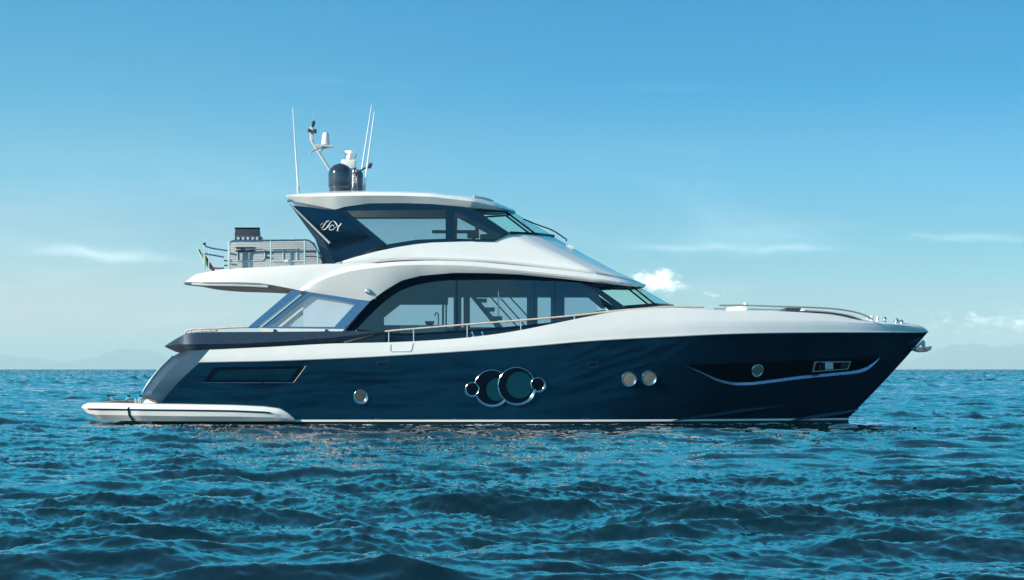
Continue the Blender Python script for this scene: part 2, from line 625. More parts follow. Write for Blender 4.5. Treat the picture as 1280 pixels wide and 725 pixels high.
def build_sea():
    th = np.concatenate((np.arange(-180, -24, 1.5), np.arange(-24, -13, .15), np.arange(-13, 13, .018), np.arange(13, 24, .15), np.arange(24, 180, 1.5)))
    th = np.radians(th)
    rr = [1.5]
    while rr[-1] < 17:
        rr.append(rr[-1] * 1.04)
    while rr[-1] < 75:
        rr.append(rr[-1] * 1.0027)
    while rr[-1] < 420:
        rr.append(rr[-1] * 1.0036)
    while rr[-1] < 2200:
        rr.append(rr[-1] * 1.0045)
    while rr[-1] < 4600:
        rr.append(rr[-1] * 1.009)
    while rr[-1] < 90000:
        rr.append(rr[-1] * 1.15)
    rr = np.array(rr)
    nr, nt = len(rr), len(th)
    RR, TH = np.meshgrid(rr, th, indexing='ij')
    x = (RR * np.sin(TH)).ravel()
    y = (RR * np.cos(TH) - CY).ravel()
    r = RR.ravel()
    wind = R(78)
    tA = ocean_tile(512, 67.0, wind, 0.9, 30, 4.2, 6.0, 3, .056)
    tM = ocean_tile(512, 31.0, wind - .3, .35, 4, 1.5, 4.0, 8, .016)
    tB = ocean_tile(512, 13.3, wind + .2, .07, 1.2, .42, 2.6, 11, .0088, -3.0)
    ca, sa = math.cos(.31), math.sin(.31)
    cm, sm = math.cos(-.17), math.sin(-.17)
    a = sample(tA, 67.0, x * .97 + y * .05, y)
    m_ = sample(tM, 31.0, x * cm - y * sm, x * sm + y * cm)
    b = sample(tB, 13.3, x * ca - y * sa, x * sa + y * ca)
    # the yacht shelters the water round it
    q = np.maximum(np.abs(x + 0.4) / 13.5, 0)
    dy = y + 0.0
    lee = np.exp(-(np.maximum(np.hypot(np.maximum(np.abs(x + .2) - 9.5, 0) / 3.0, np.maximum(np.abs(dy) - 2.9, 0) / 4.0), 0)) ** 2)
    gust = .75 + .5 * np.clip(np.sin(x * .11 + 1.3) * np.sin(y * .07 + x * .03) + .5, 0, 1)
    fA = (1 - .78 * lee) * np.where(r < 4600, 1, 0) * np.clip(1 + (r - 200) / 170, 1, 5) * gust
    fB = (1 - .45 * lee) * np.clip((600 - r) / 400, 0, 1) * (.5 + .9 * np.clip(np.sin(x * .23 - y * .09) * np.sin(y * .17 + .6) + .5, 0, 1))
    coarse = np.where(np.abs(TH.ravel()) > R(24), .4, 1.0)
    fM = (1 - .50 * lee) * np.clip((1500 - r) / 900, 0, 1) * (.75 + .5 * np.clip(np.sin(x * .07 + y * .05) + .4, 0, 1)) * coarse
    fB = fB * coarse
    z = a[0] * fA + m_[0] * fM + b[0] * fB
    x = x - .95 * (a[1] * fA + m_[1] * fM) - .7 * b[1] * fB
    y = y - .95 * (a[2] * fA + m_[2] * fM) - .7 * b[2] * fB
    z = z - .075 - np.where(r > 4500, (r - 4500) ** 2 / 1.3e7, 0)
    co = np.stack((x, y, z), 1).astype(np.float32)
    co = np.concatenate((co, np.array([[0, -CY, -.05]], np.float32)))
    i = np.arange(nr - 1)[:, None] * nt
    j = np.arange(nt)[None, :]
    jn = (j + 1) % nt
    quads = np.stack((i + j, i + nt + j, i + nt + jn, i + jn), -1).reshape(-1, 4)[:, ::-1]
    tri = np.stack((np.full(nt, len(co) - 1), np.arange(nt), (np.arange(nt) + 1) % nt), 1)[:, ::-1]
    me = bpy.data.meshes.new('sea')
    me.vertices.add(len(co))
    me.vertices.foreach_set('co', co.ravel())
    loops = np.concatenate((quads.ravel(), tri.ravel())).astype(np.int32)
    me.loops.add(len(loops))
    me.loops.foreach_set('vertex_index', loops)
    nq, n3 = len(quads), len(tri)
    starts = np.concatenate((np.arange(nq) * 4, nq * 4 + np.arange(n3) * 3)).astype(np.int32)
    me.polygons.add(nq + n3)
    me.polygons.foreach_set('loop_start', starts)
    me.update(calc_edges=True)
    me.validate()
    me.shade_smooth()
    m = bpy.data.materials.new('sea water')
    m.use_nodes = True
    t = NT(m.node_tree)
    p = t.n('ShaderNodeBsdfPrincipled')
    o = t.n('ShaderNodeOutputMaterial')
    t.link(p.outputs[0], o.inputs[0])
    c = t.n('ShaderNodeTexCoord')
    n0 = t.noise(c.outputs['Object'], .12, 3)
    t.link(t.mix(t.maprange(n0, .3, .7), (.0, .010, .017, 1), (.0, .017, .024, 1)), p.inputs['Base Color'])
    # wavelets too small to model: rougher water where they are seen from afar
    ln_ = t.n('ShaderNodeVectorMath', operation='LENGTH')
    t.link(c.outputs['Object'], ln_.inputs[0])
    t.link(t.maprange(ln_.outputs['Value'], 200, 3000, .03, .30, False), p.inputs['Roughness'])
    p.inputs['IOR'].default_value = 1.48
    p.inputs['Specular IOR Level'].default_value = .5
    geo = t.n('ShaderNodeNewGeometry')
    cd = t.n('ShaderNodeCameraData')
    mp = t.n('ShaderNodeMapping')
    mp.inputs['Scale'].default_value = (.75, 1.3, 1)
    t.link(c.outputs['Object'], mp.inputs[0])
    hgt = t.math('ADD', t.math('MULTIPLY', t.noise(mp.outputs[0], 7.0, 5, .62, .6), .10), t.math('MULTIPLY', t.noise(mp.outputs[0], 1.2, 3, .6, .4), .25))
    b_ = t.n('ShaderNodeBump')
    b_.inputs['Strength'].default_value = .30
    b_.inputs['Distance'].default_value = .06
    t.link(hgt, b_.inputs['Height'])
    t.link(b_.outputs[0], p.inputs['Normal'])
    me.materials.append(m)
    o = bpy.data.objects.new('sea', me)
    COL.objects.link(o)
    o['kind'] = 'structure'
    return o


build_sea()


# ------------------------------------------------------------------ far hills
def hills(name, prof, dist, depth, seed):
    """a ridge of real depth: profile of (px, py) heights seen from the shore, dist metres off"""
    rng = np.random.default_rng(seed)
    px = np.array([p[0] for p in prof], float)
    hz = np.array([(461 - p[1]) / F * dist for p in prof])
    xs = np.linspace(px[0], px[-1], 140)
    hh = np.interp(xs, px, hz)
    for f, a in ((.05, .05), (.13, .04), (.31, .025)):
        hh = hh * (1 + a * np.sin(xs * f + rng.uniform(0, 6)))
    X = (xs - 640) / F * dist
    prof_d = [(-1.0, -.02), (-.75, .22), (-.5, .5), (-.25, .82), (0, 1.0), (.3, .75), (.7, .35), (1.0, -.02)]
    rows = []
    for d, k in prof_d:
        jit = 1 + .12 * np.sin(xs * .21 + d * 5 + seed) * (abs(d) > .01)
        rows.append(np.stack((X * (1 + d * depth / dist), np.full_like(X, -CY + dist + d * depth), hh * k * jit - 60 * (k < 0)), 1))
    mb = MB().loft(rows)
    o = mb.build(name, hillm, sharp=180)
    o['kind'] = 'structure'
    return o


hillm = principled('wooded hillside', (.05, .075, .05), .9, var=.3, vscale=.004)
hills('hills', [(-420, 461), (-300, 440), (-180, 447), (-60, 441), (40, 447), (90, 452), (130, 443), (165, 434), (185, 436), (215, 447), (260, 455), (330, 461)], 58000, 5200, 2)
hills('hills', [(1090, 461), (1140, 450), (1165, 440), (1185, 434), (1215, 429), (1240, 433), (1262, 430), (1300, 432), (1360, 428), (1460, 438), (1600, 461)], 60000, 5200, 5)
hz = MB().box((-95000, -95000, -260), (95000, 95000, 585)).build('haze', M['white'])
hz['kind'] = 'stuff'
hz.data.materials.clear()
hm = bpy.data.materials.new('sea haze')
hm.use_nodes = True
t = NT(hm.node_tree)
pv = t.n('ShaderNodeVolumePrincipled')
pv.inputs['Color'].default_value = (.75, .955, 1.0, 1)
pv.inputs['Density'].default_value = 4.2e-5
pv.inputs['Anisotropy'].default_value = 0.0
t.link(pv.outputs[0], t.n('ShaderNodeOutputMaterial').inputs['Volume'])
hz.data.materials.append(hm)

# ------------------------------------------------------------------ yacht: hull
yacht = thing('yacht', 'long motor yacht with navy hull and white upper decks lying side on in choppy sea', 'yacht')
N = 130
TOP = rs([(250, 452.8, 2.85), (330, 451.4, 2.9), (430, 447.8, 2.94), (540, 441.7, 2.95), (650, 434, 2.95), (740, 426.2, 2.9), (850, 420.4, 2.7), (904, 417.9, 2.48),
          (967, 416.4, 2.05), (1040, 415.8, 1.4), (1100, 415.7, .75), (1159.5, 415.6, 0.0)], N)


def zrow(lst, z):
    return rs([(x, pz(z, b), b) for x, b in lst], N)


WL = zrow([(190, 2.66), (300, 2.76), (400, 2.8), (520, 2.82), (640, 2.80), (740, 2.64), (830, 2.25), (910, 1.65), (980, 1.0), (1035, .4), (1060.5, 0.0)], .050)
ts = np.linspace(0, 1, N)


def hull_row(wt):
    px = TOP[:, 0] * (1 - wt) + WL[:, 0] * wt - 7 * math.sin(wt * math.pi) * (1 - ts) ** 12 + 2.2 * math.sin(wt * math.pi) * ts ** 12
    py = TOP[:, 1] * (1 - wt) + WL[:, 1] * wt
    fl = (1 - wt) ** 1.35
    flw = (1 - wt) * (1 - ts ** 2) + fl * ts ** 2 + .10 * math.sin(wt * math.pi) * (1 - ts ** 3)
    b = WL[:, 2] + (TOP[:, 2] - WL[:, 2]) * flw
    return np.stack((px, py, b), 1)


HR = [hull_row(k / 10) for k in range(11)]
hull = MB().loft([W(r) for r in HR], mirror=True).build('hull', M['navy'], yacht, 30)
# fine lookup of the hull side
HG = np.array([hull_row(k / 160) for k in range(161)])
up = np.linspace(0, N - 1, 1200)
HG = np.stack([np.stack([np.interp(up, np.arange(N), HG[i, :, k]) for k in range(3)], 1) for i in range(161)])


def on_hull(px, py, off=0.0):
    d = (HG[:, :, 0] - px) ** 2 + (HG[:, :, 1] - py) ** 2
    i, j = np.unravel_index(np.argmin(d), d.shape)
    i, j = min(max(i, 1), 159), min(max(j, 1), 1198)
    J = np.array([(HG[i + 1, j] - HG[i - 1, j]) / 2, (HG[i, j + 1] - HG[i, j - 1]) / 2])
    s = np.linalg.lstsq(J[:, :2].T, np.array((px - HG[i, j, 0], py - HG[i, j, 1])), rcond=None)[0]
    b = HG[i, j, 2] + s @ J[:, 2]
    p = P(px, py, b)
    e1 = P(*HG[i + 1, j]) - P(*HG[i - 1, j])
    e2 = P(*HG[i, j + 1]) - P(*HG[i, j - 1])
    n = np.cross(e1, e2)
    n /= np.linalg.norm(n)
    if n[1] > 0:
        n = -n
    return p + n * off, n


# boot stripe, bottom paint
BT = W(WL)
row2 = BT + np.array((0, 0, -.055))
row3 = BT + np.array((0, 0, -.25))
row3[:, 1] *= .97
row4 = BT.copy()
row4[:, 1] *= .3
row4[:, 2] = -.9
ob = np.array((0, -.006, 0))
MB().loft([BT + ob, row2 + ob], mirror=True).build('boot_stripe', M['white'], hull)
MB().loft([row2, row3, row4], mirror=True).build('bottom', M['bottom'], hull)
# spray rails on the bow
for pts in ([(840, 526), (880, 520.5), (920, 514), (965, 508), (1005, 503.5)], [(985, 526), (1010, 522.5), (1035, 518.5), (1060, 514.5), (1073, 511)]):
    a = rs([(x, y, 0) for x, y in pts], 26)
    top, mid, low = [], [], []
    for k, q in enumerate(a):
        th = math.sin(math.pi * min(1, (k + .3) / 26 * 1.0)) ** .5
        p0, n = on_hull(q[0], q[1] - 2.4 * th, .004)
        p1, n1 = on_hull(q[0], q[1], .004 + .085 * th)
        p2, n2 = on_hull(q[0], q[1] + .8, .002)
        top.append(p0), mid.append(p1), low.append(p2)
    MB().loft([top, mid, low], mirror=True).build('spray_rail', M['navy'], hull, 20)

# silver stern quarter
L0 = line([(228, 439, 2.45), (214, 447, 2.42), (200, 461, 2.4), (184, 481.5, 2.4), (177, 493.5, 2.4), (180, 498, 2.42), (196, 503, 2.5), (200, 508, 2.52)], 40)
Rr = [HR[0][0]] + [HR[k][0] for k in range(1, 9)]
R0 = line([(262, 437, 2.84)] + [tuple(q) for q in Rr], 40, False)
M1 = L0 * .62 + R0 * .38
M1[:, 1] = L0[:, 1] * .62 + R0[:, 1] * .38 - .22
M2 = L0 * .28 + R0 * .72
M2[:, 1] -= .10
Lc = L0.copy()
Lc[:, 1] *= .0
Lc[:, 0] += -.05
Li = L0.copy()
Li[:, 1] *= .93
Li[:, 0] += .03
MB().loft([Lc, Li, L0, M1, M2, R0], mirror=True).build('stern_quarter', M['silver'], yacht, 40)
# chrome tube drawing the bright edge of the transom corner
MB().tube(line([(216, 444.5, 2.52), (200, 460, 2.5), (184, 480.5, 2.5), (178, 491, 2.5)], 16), .022).build('corner_edge', M['chrome'], yacht)

# aft side window in hull
def strip_hull(mb, top, bot, n, m, off):
    rows = []
    T, B = rs([(x, y, 0) for x, y in top], n, False), rs([(x, y, 0) for x, y in bot], n, False)
    for i in range(m + 1):
        k = i / m
        rows.append([on_hull(*(T[j, :2] * (1 - k) + B[j, :2] * k), off)[0] for j in range(n)])
    mb.loft(rows)
    return mb


aw = strip_hull(MB(), [(268, 459), (382, 457.6)], [(253, 478), (366.5, 478)], 20, 4, .006).build('hull_window', M['black'], yacht)
strip_hull(MB(), [(273.5, 462.3), (372, 461)], [(263, 475), (361, 475)], 20, 4, .012).build('glass', M['glass_h'], aw)
mb = MB()
mb.tube([on_hull(x, 478.4, .01)[0] for x in np.linspace(253, 367, 10)], .009)
mb.build('frame', M['steelb'], aw)
MB().tube([on_hull(382.5, 457.4, .006)[0], on_hull(367, 478.5, .006)[0]], .008).build('frame_edge', M['railg'], aw)

# bow recess with bright trim
topc = [(854.6, 455.6), (900, 455), (950, 453), (1000, 450), (1050, 447.6), (1098, 446.6)]
trim = [(854.6, 456.2), (868, 461.5), (882.5, 468), (896, 474), (909, 477.6), (920, 479), (933, 478.8), (965, 475.4), (999, 471), (1040, 467), (1071, 463.6), (1082, 460), (1091, 454.6), (1099.5, 447)]
rec = strip_hull(MB(), topc, trim, 50, 6, .006).build('bow_recess', M['black'], yacht)
tr = rs([(x, y, 0) for x, y in trim], 80)
inn, out, und = [], [], []
for k, q in enumerate(tr):
    th = min(1, (k + .5) / 14, (79.5 - k) / 8)
    d = tr[min(k + 1, 79)] - tr[max(k - 1, 0)]
    nn = np.array((-d[1], d[0])) / np.hypot(*d[:2])
    inn.append(on_hull(q[0] - nn[0] * 0.9 * th, q[1] - nn[1] * 0.9 * th, .008)[0])
    out.append(on_hull(q[0] + nn[0] * 1.4 * th, q[1] + nn[1] * 1.4 * th, .075 * th + .008)[0])
    und.append(on_hull(q[0] + nn[0] * 1.8 * th, q[1] + nn[1] * 1.8 * th, .0)[0])
MB().loft([inn, out, und]).build('trim', M['steelb'], rec, 20)
bw = strip_hull(MB(), [(1018, 451.8), (1063.5, 451.6)], [(1015, 465), (1060, 461.5)], 14, 3, .012).build('bow_window', M['lgrey'], yacht)
strip_hull(MB(), [(1019.5, 453), (1062, 452.6)], [(1017, 463.4), (1058.5, 460.6)], 14, 3, .018).build('glass', M['black'], bw)
strip_hull(MB(), [(1031, 452.8), (1041, 452.6)], [(1031, 461.6), (1041, 460.8)], 6, 3, .024).build('blind', M['wplast'], bw)
strip_hull(MB(), [(1051, 453.4), (1060.5, 453.2)], [(1050, 460.4), (1057.5, 459.8)], 6, 3, .024).build('blind', M['dgrey'], bw)


def port(px, py, r, off=.012, parent=yacht, rim=.014, glassm='glass_p', lip=0.0, name='porthole', a0=0.0, a1=2 * math.pi, lipa=(-2.9, .55), rimm='chrome'):
    c, n = on_hull(px, py, off)
    c, n = Vector(c), Vector(n)
    rr = r * (CY - 2.8) / F
    ax = n
    xa = (Vector((1, 0, 0)) - ax * ax.x).normalized()
    # seen from outside: angle 0 to the right, positive upwards
    xv = ax.cross(xa)
    sgn = 1 if xv.z > 0 else -1
    mb = MB()
    prof = [(rr + rim * math.cos(q), rim * math.sin(q)) for q in np.linspace(0, math.pi, 6)]
    prof = [(rr + rim, -.03)] + prof + [(rr - rim, -.03)]
    lo, hi = (a0, a1) if sgn > 0 else (-a1, -a0)
    mb.lathe(prof, c, ax, 44, lo, hi, xa)
    o = mb.build(name, M[rimm], parent)
    g = MB()
    g.lathe([(.0001, .006), (rr * .55, .005), (rr - rim * .8, .0)], c, ax, 36, 0, 2 * math.pi, xa)
    g.build('glass', M[glassm], o)
    if lip:
        l = MB()
        la, lb = lipa
        n_ = 40
        r0s, r1s = [], []
        for k in range(n_ + 1):
            a = la + (lb - la) * k / n_
            s = math.sin(math.pi * k / n_) ** .6
            u = xa * math.cos(a) + xv * (sgn * math.sin(a))
            ri, ro = rr + rim * 1.05, rr + rim * 1.05 + lip * s * (CY - 2.8) / F + .002
            r0s.append(c + u * ri + ax * 0.0)
            r1s.append(c + u * ro + ax * (.065 * s))
        r2s = [p + (p - c) * .04 - ax * .09 for p in r1s]
        l.loft([[tuple(p) for p in r0s], [tuple(p) for p in r1s], [tuple(p) for p in r2s]])
        l.build('lip', M['steelb'], o, 20)
    return o


port(450.5, 495, 7.6, glassm='mesh_d', lip=1.7)
port(785.5, 472.8, 7.8, glassm='mesh', lip=1.7)
port(810.6, 471.4, 7.8, glassm='mesh', lip=1.7)
port(946.3, 463, 7.4, off=.02, glassm='mesh', rim=.022)
big1 = port(615, 484.5, 22.0, off=.012, lip=1.7, a0=.62, a1=2 * math.pi - .62, lipa=(-2.6, -.65), name='round_window')
big2 = port(645.5, 482, 22.8, off=.028, lip=1.7, lipa=(-2.2, -.05), name='round_window')
port(590.4, 486.4, 8.2, off=.034, glassm='black', lip=1.3, lipa=(-3.0, -1.0))
port(672.2, 480.3, 8.4, off=.044, glassm='black', lip=1.3, lipa=(-1.9, .55))
# flat black crescents laid over the big round panes
port(1024.6, 457.4, 3.3, off=.034, glassm='lgrey', rim=.055, rimm='black')
def dark_crescent(win, cx, cy, r0, ix, iy, r1, off):
    a = np.linspace(0, 2 * np.pi, 49)
    MB().loft([[on_hull(cx + r0 * math.cos(q), cy + r0 * math.sin(q), off)[0] for q in a],
               [on_hull(ix + r1 * math.cos(q), iy + r1 * math.sin(q), off)[0] for q in a]]).build('dark_crescent', M['black'], win)


dark_crescent(big1, 615, 484.5, 21.3, 622, 487, 14.2, .022)
dark_crescent(big2, 645.5, 482, 22.2, 649.4, 481.2, 16.6, .038)
# shell fittings: small square hatches and drain lips
for (x0, x1, y0, y1) in ((472, 484.5, 452.4, 458.6), (735, 746.5, 453, 459)):
    mb = MB()
    mb.tube([on_hull(x, y, .002)[0] for x, y in ((x0, y0), (x1, y0), (x1, y1), (x0, y1), (x0, y0))], .009, 6)
    mb.build('fuel_hatch', M['slate'], yacht)
for x in (470, 568, 729, 735, 905):
    c, n = on_hull(x, 523.6, 0)
    MB().lathe([(.0001, .02), (.016, .02), (.024, .01), (.024, -.02)], c, n, 10).build('drain_outlet', M['chrome'], yacht)

# ------------------------------------------------------------------ white bulwark, foredeck
NB = 150
H3 = rs([(248, 452.9, 2.855)] + [tuple(q) for q in TOP[6::6]] + [tuple(TOP[-1])], NB)
CRE = rs([(255, 445, 2.86), (430, 439.6, 2.93), (540, 433.6, 2.94), (650, 424, 2.94), (740, 410.5, 2.88), (800, 404.5, 2.78), (850, 402.2, 2.65), (904, 401.2, 2.4), (967, 401, 1.96), (1015, 401, 1.55), (1060, 402, 1.12),
          (1105, 404, .7), (1128, 406, .45), (1152, 411, .13), (1160.5, 414.6, 0.0)], NB)
H4p = [(262, 437, 2.84), (330, 434, 2.86), (415, 429.5, 2.88), (487, 428, 2.9), (540, 425.5, 2.9), (585, 422, 2.9), (618, 418, 2.9), (650, 413, 2.9), (690, 405, 2.88), (740, 394.8, 2.82), (767, 390, 2.74),
       (800, 386.8, 2.63), (840, 384.6, 2.46), (880, 386.5, 2.26), (907, 388.8, 2.1), (953, 388.6, 1.74), (1005, 390.6, 1.32), (1046, 394, .98), (1079, 399.6, .7), (1110, 402.6, .45), (1132, 404.2, .28), (1152, 407.8, .1), (1160.5, 414.2, 0.0)]
H4 = rs(H4p, NB)
# keep the three lines in step along x
def by_x(a, xs):
    return np.stack([np.interp(xs, a[:, 0], a[:, k]) for k in range(3)], 1)


fr = np.linspace(0, 1, NB)
def stretch(a):
    x = a[0, 0] + (a[-1, 0] - a[0, 0]) * fr
    return by_x(rs(a, 900, False), x)


H3, CRE, H4 = stretch(H3), stretch(CRE), stretch(H4)
w3, wc, w4 = W(H3), W(CRE), W(H4)
cap = w4.copy()
wid = np.minimum(.12, np.maximum(w4[:, 1] * -1, 0) * .5)
cap[:, 1] += wid
cap[:, 2] += .008
cap2 = cap.copy()
cap2[:, 1] += .02
cap2[:, 2] -= .05
gun = w3 * .06 + wc * .94
crown = wc * .9 + w4 * .1
MB().loft([w3, w3 * .5 + wc * .5 + np.array((0, -.012, 0)), gun, crown, w4, cap, cap2], mirror=True).build('bulwark', M['white'], yacht, 22)
lip0 = w3 + np.array((0, -.004, .0))
mb = MB()
mb.tube(w3[2:-1] + np.array((0, -.014, .010)), .024, 8)
mb.tube(mir(w3[2:-1] + np.array((0, -.014, .010))), .024, 8)
mb.build('rub_rail', M['lgrey'], yacht)
# foredeck: from the cap to the centreline, forward of the windscreen
k0 = int(np.argmin(np.abs(H4[:, 0] - 770)))
fd = cap2[k0:].copy()
fc = fd.copy()
fc[:, 1] = 0
fc[:, 2] += .03 + .0 * fd[:, 1]
fm = fd * .5 + fc * .5
fm[:, 2] += .02
MB().loft([fd, fm, fc], mirror=True).build('foredeck', M['white'], yacht, 40)
# side deck and inner face of the bulwark
ka, kb = 1, k0
inner = cap2[ka:kb + 1]
dn = inner.copy()
dn[:, 2] = 2.05
MB().loft([inner, dn], mirror=True).build('bulwark_lining', M['white'], yacht)
mb = MB()
dk = dn.copy()
dkc = dn.copy()
dkc[:, 1] = 0
mb.loft([dk, dkc], mirror=True)
mb.build('main_deck', M['teak'], yacht)

# gate lines in the bulwark
mb = MB()
def bul(px, py):
    d = np.abs(H3[:, 0] - px).argmin()
    y0, y1 = H3[d, 1], H4[d, 1]
    kk = (py - y0) / (y1 - y0)
    return P(px, py, H3[d, 2] * (1 - kk) + H4[d, 2] * kk + .03)
mb.tube([bul(487, 430), bul(487.5, 438), bul(489, 439.4), bul(512, 439.2), bul(514, 437.8), bul(515, 428.5)], .008, 6)
mb.build('boarding_gate', M['lgrey'], yacht)
mb = MB()
mb.tube([bul(1128, 409.6), bul(1146, 409.8)], .012, 6)
mb.build('bow_vent', M['dgrey'], yacht)

# ------------------------------------------------------------------ slate cockpit coaming
NC = 60
ct = rs([(207, 431.5, 2.2), (220, 423.5, 2.5), (233, 416.4, 2.66), (250, 415.4, 2.74), (273, 415.0, 2.78), (330, 414.8, 2.80), (400, 414.2, 2.82), (481, 413.6, 2.84)], NC, False)
cc = rs([(205.5, 433, 2.24), (222, 430.4, 2.68), (245, 430.2, 2.92), (300, 429.6, 2.95), (360, 426.4, 2.96), (415, 422, 2.96), (445, 418.5, 2.95), (481, 414.8, 2.93)], NC, False)
cb = rs([(207, 434.0, 2.2), (222, 441, 2.42), (240, 438.6, 2.75), (263, 436.4, 2.86), (330, 433, 2.88), (415, 427.4, 2.92), (445, 422.5, 2.92), (481, 416.2, 2.92)], NC, False)
wt, wcc, wb = W(ct), W(cc), W(cb)
ins = wt.copy()
ins[:, 1] += .25
insd = ins.copy()
insd[:, 2] -= np.clip((ct[:, 0] - 228) / 40, 0, 1) * .45
bi = wb.copy()
bi[:, 1] += .35
mb = MB().loft([insd, ins, wt, wcc, wb, bi], mirror=True)
# across the transom
n_ = 14
ends = []
for r_ in (wt, wcc, wb):
    e = r_[0]
    ends.append([np.array((e[0] - .10 * math.cos(q * math.pi / 2), e[1] * q, e[2])) for q in np.linspace(1, -1, n_)])
mb.loft(ends)
coam = mb.build('cockpit_coaming', M['slate'], yacht, 25)
# rail on the coaming
mb = MB()
mb.tube(line([(231, 417, 2.5), (235, 412.6, 2.58), (262, 411.0, 2.66), (308, 408.9, 2.7), (326, 408.9, 2.7)], 24), .028)
cr = mb.build('cockpit_rail', M['rail'], yacht)
for x in (239, 251, 263):
    MB().tube([P(x, 416.5, 2.64), P(x, 411.6, 2.64)], .028).build('stanchion', M['chrome'], cr)
MB().prism(W([(240, 415.2, 2.4), (270, 414.0, 2.4), (270, 412.2, 2.4), (241, 413.4, 2.4)]), (0, .5, 0)).build('cockpit_cushion', M['wplast'], yacht, bevel=.02)

# ------------------------------------------------------------------ swim platform
NS = 70
pt = rs([(103.5, 506.5, 2.1), (109, 504, 2.35), (118, 503.6, 2.55), (173, 504.6, 2.8), (230, 505.4, 2.88), (291, 506.6, 2.94), (330, 508.4, 2.97), (350, 511, 2.98), (360, 516.5, 2.97), (368, 523.4, 2.93)], NS, False)
pg = rs([(101.8, 509.8, 2.12), (106, 510.4, 2.45), (118, 510.6, 2.72), (173, 511.4, 2.96), (230, 512.0, 3.02), (291, 512.8, 3.07), (330, 514.4, 3.08), (346, 516.4, 3.06), (358, 520, 3.0), (368.3, 523.8, 2.94)], NS, False)
pm = rs([(104, 512.5, 2.1), (110, 517, 2.4), (122, 518.5, 2.66), (173, 519.4, 2.93), (230, 520.2, 3.0), (291, 520.6, 3.04), (330, 521.4, 3.04), (346, 522, 3.02), (358, 523, 2.98), (368.3, 524.2, 2.93)], NS, False)
pb = rs([(110, 517.5, 2.0), (118, 521.8, 2.3), (128, 525.6, 2.5), (173, 526.2, 2.80), (230, 526.4, 2.88), (291, 526.6, 2.92), (330, 526.6, 2.95), (346, 526.4, 2.95), (358, 526, 2.93), (368.3, 525.4, 2.92)], NS, False)
wpt, wpg, wpm, wpb = W(pt), W(pg), W(pm), W(pb)
inn = wpt.copy()
inn[:, 1] += .12
inn[:, 2] += .012
und = wpb.copy()
und[:, 1] = 0
mb = MB().loft([inn, wpt, wpt * .5 + wpg * .5 + np.array((0, -.02, 0)), wpg, wpm, wpb, und], mirror=True)
rows = [[np.array((e[0][0], e[0][1] * q, e[0][2])) for q in np.linspace(1, -1, 9)] for e in (inn, wpt, wpg, wpm, wpb)]
mb.loft(rows)
plat = mb.build('swim_platform', M['white'], yacht, 18)
td = inn[:55].copy()
tdc = td.copy()
tdc[:, 1] = 0
MB().loft([td + np.array((0, .0, .004)), tdc + np.array((0, 0, .004))], mirror=True).build('teak_deck', M['teak'], plat)
mb = MB()
mb.tube((wpg * .92 + wpm * .08)[3:-8] + np.array((0, -.012, 0)), .020, 6)
mb.build('fender_groove', M['navyg'], plat)
k = int(np.argmin(np.abs(pt[:, 0] - 163)))
MB().tube([wpt[k] + (0, -.012, -.06), wpg[k] + (0, -.02, 0), wpm[k] + (0, -.02, 0), wpb[k] + (0, -.012, 0)], .026, 6).build('hinge_gap', M['navyg'], plat)
# warm moulding under the quarter
MB().prism(W([(183, 499, 2.3), (196, 500.5, 2.45), (212, 506.5, 2.6), (177, 506, 2.3)]), (0, 4.6, 0)).build('step_moulding', M['cream'], yacht, bevel=.02)
# folding tender chocks on the platform
for x, d, b in ((141.5, 1, 1.2), (156, -1, 1.2), (171, -1, 2.0)):
    mb = MB()
    e = P(x, 503.5, b)
    tip = e + np.array((-.10 * d * 1.2, 0, .20))
    mb.prism([e + (-.03, 0, 0), e + (.05, 0, 0), tip + (.05, 0, 0), tip + (-.05, 0, .02)], (0, .10, 0))
    c = mb.build('tender_chock', M['chrome'], yacht, bevel=.006)
    MB().prism([tip + (-.05 , -.02, -.02), tip + (.05, -.02, -.04), tip + (.05, -.02, .01), tip + (-.06, -.02, .03)], (0, .14, 0)).build('rubber_pad', M['black'], c, bevel=.008)
mb = MB()
mb.tube([P(137, 503.8, 1.6), P(150, 502.6, 1.6), P(170, 503.4, 1.6)], .03, 8)
mb.build('mooring_line', M['dgrey'], yacht)
for x in (169.8, 174.4):
    MB().tube([P(x, 505, 2.5), P(x - .4, 500, 2.5), P(x, 498.6, 2.5)], .035).build('cleat', M['chrome'], yacht)

# ------------------------------------------------------------------ flybridge deck and the sweeping side panel
NF = 60
fdt = line([(247, 342.4, 2.2), (262, 339.6, 2.42), (286, 336.2, 2.5), (338, 333.4, 2.54), (380, 331, 2.56), (419, 329.6, 2.58), (470, 328.8, 2.56)], NF)
fdl = line([(233, 352.2, 2.05), (250, 352.8, 2.5), (285, 352.8, 2.68), (319, 353.6, 2.72), (357, 359.4, 2.72), (390, 366, 2.70), (470, 374, 2.62)], NF)
fdb = line([(234, 353.4, 2.0), (252, 356.6, 2.35), (285, 359, 2.5), (319, 360, 2.55), (357, 362, 2.60), (390, 366.6, 2.6), (470, 374.4, 2.58)], NF)
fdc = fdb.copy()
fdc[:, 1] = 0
ftc = fdt.copy()
ftc[:, 1] = 0
mb = MB().loft([ftc, fdt, fdl * .45 + fdt * .55 + np.array((0, -.05, .02)), fdl, fdb], mirror=True)
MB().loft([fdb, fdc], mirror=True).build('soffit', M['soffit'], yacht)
e5 = [fdt[0], fdl[0], fdb[0]]
mb.loft([[np.array((e[0] - .28 * (1 - q * q), e[1] * q, e[2])) for q in np.linspace(1, -1, 13)] for e in (fdt[0], fdl[0], fdb[0])])
mb.loft([[np.array((fdt[0][0] - (.28 * (1 - q * q) if s == 0 else 0), fdt[0][1] * q, fdt[0][2])) for q in np.linspace(1, -1, 13)] for s in (0, 1)])
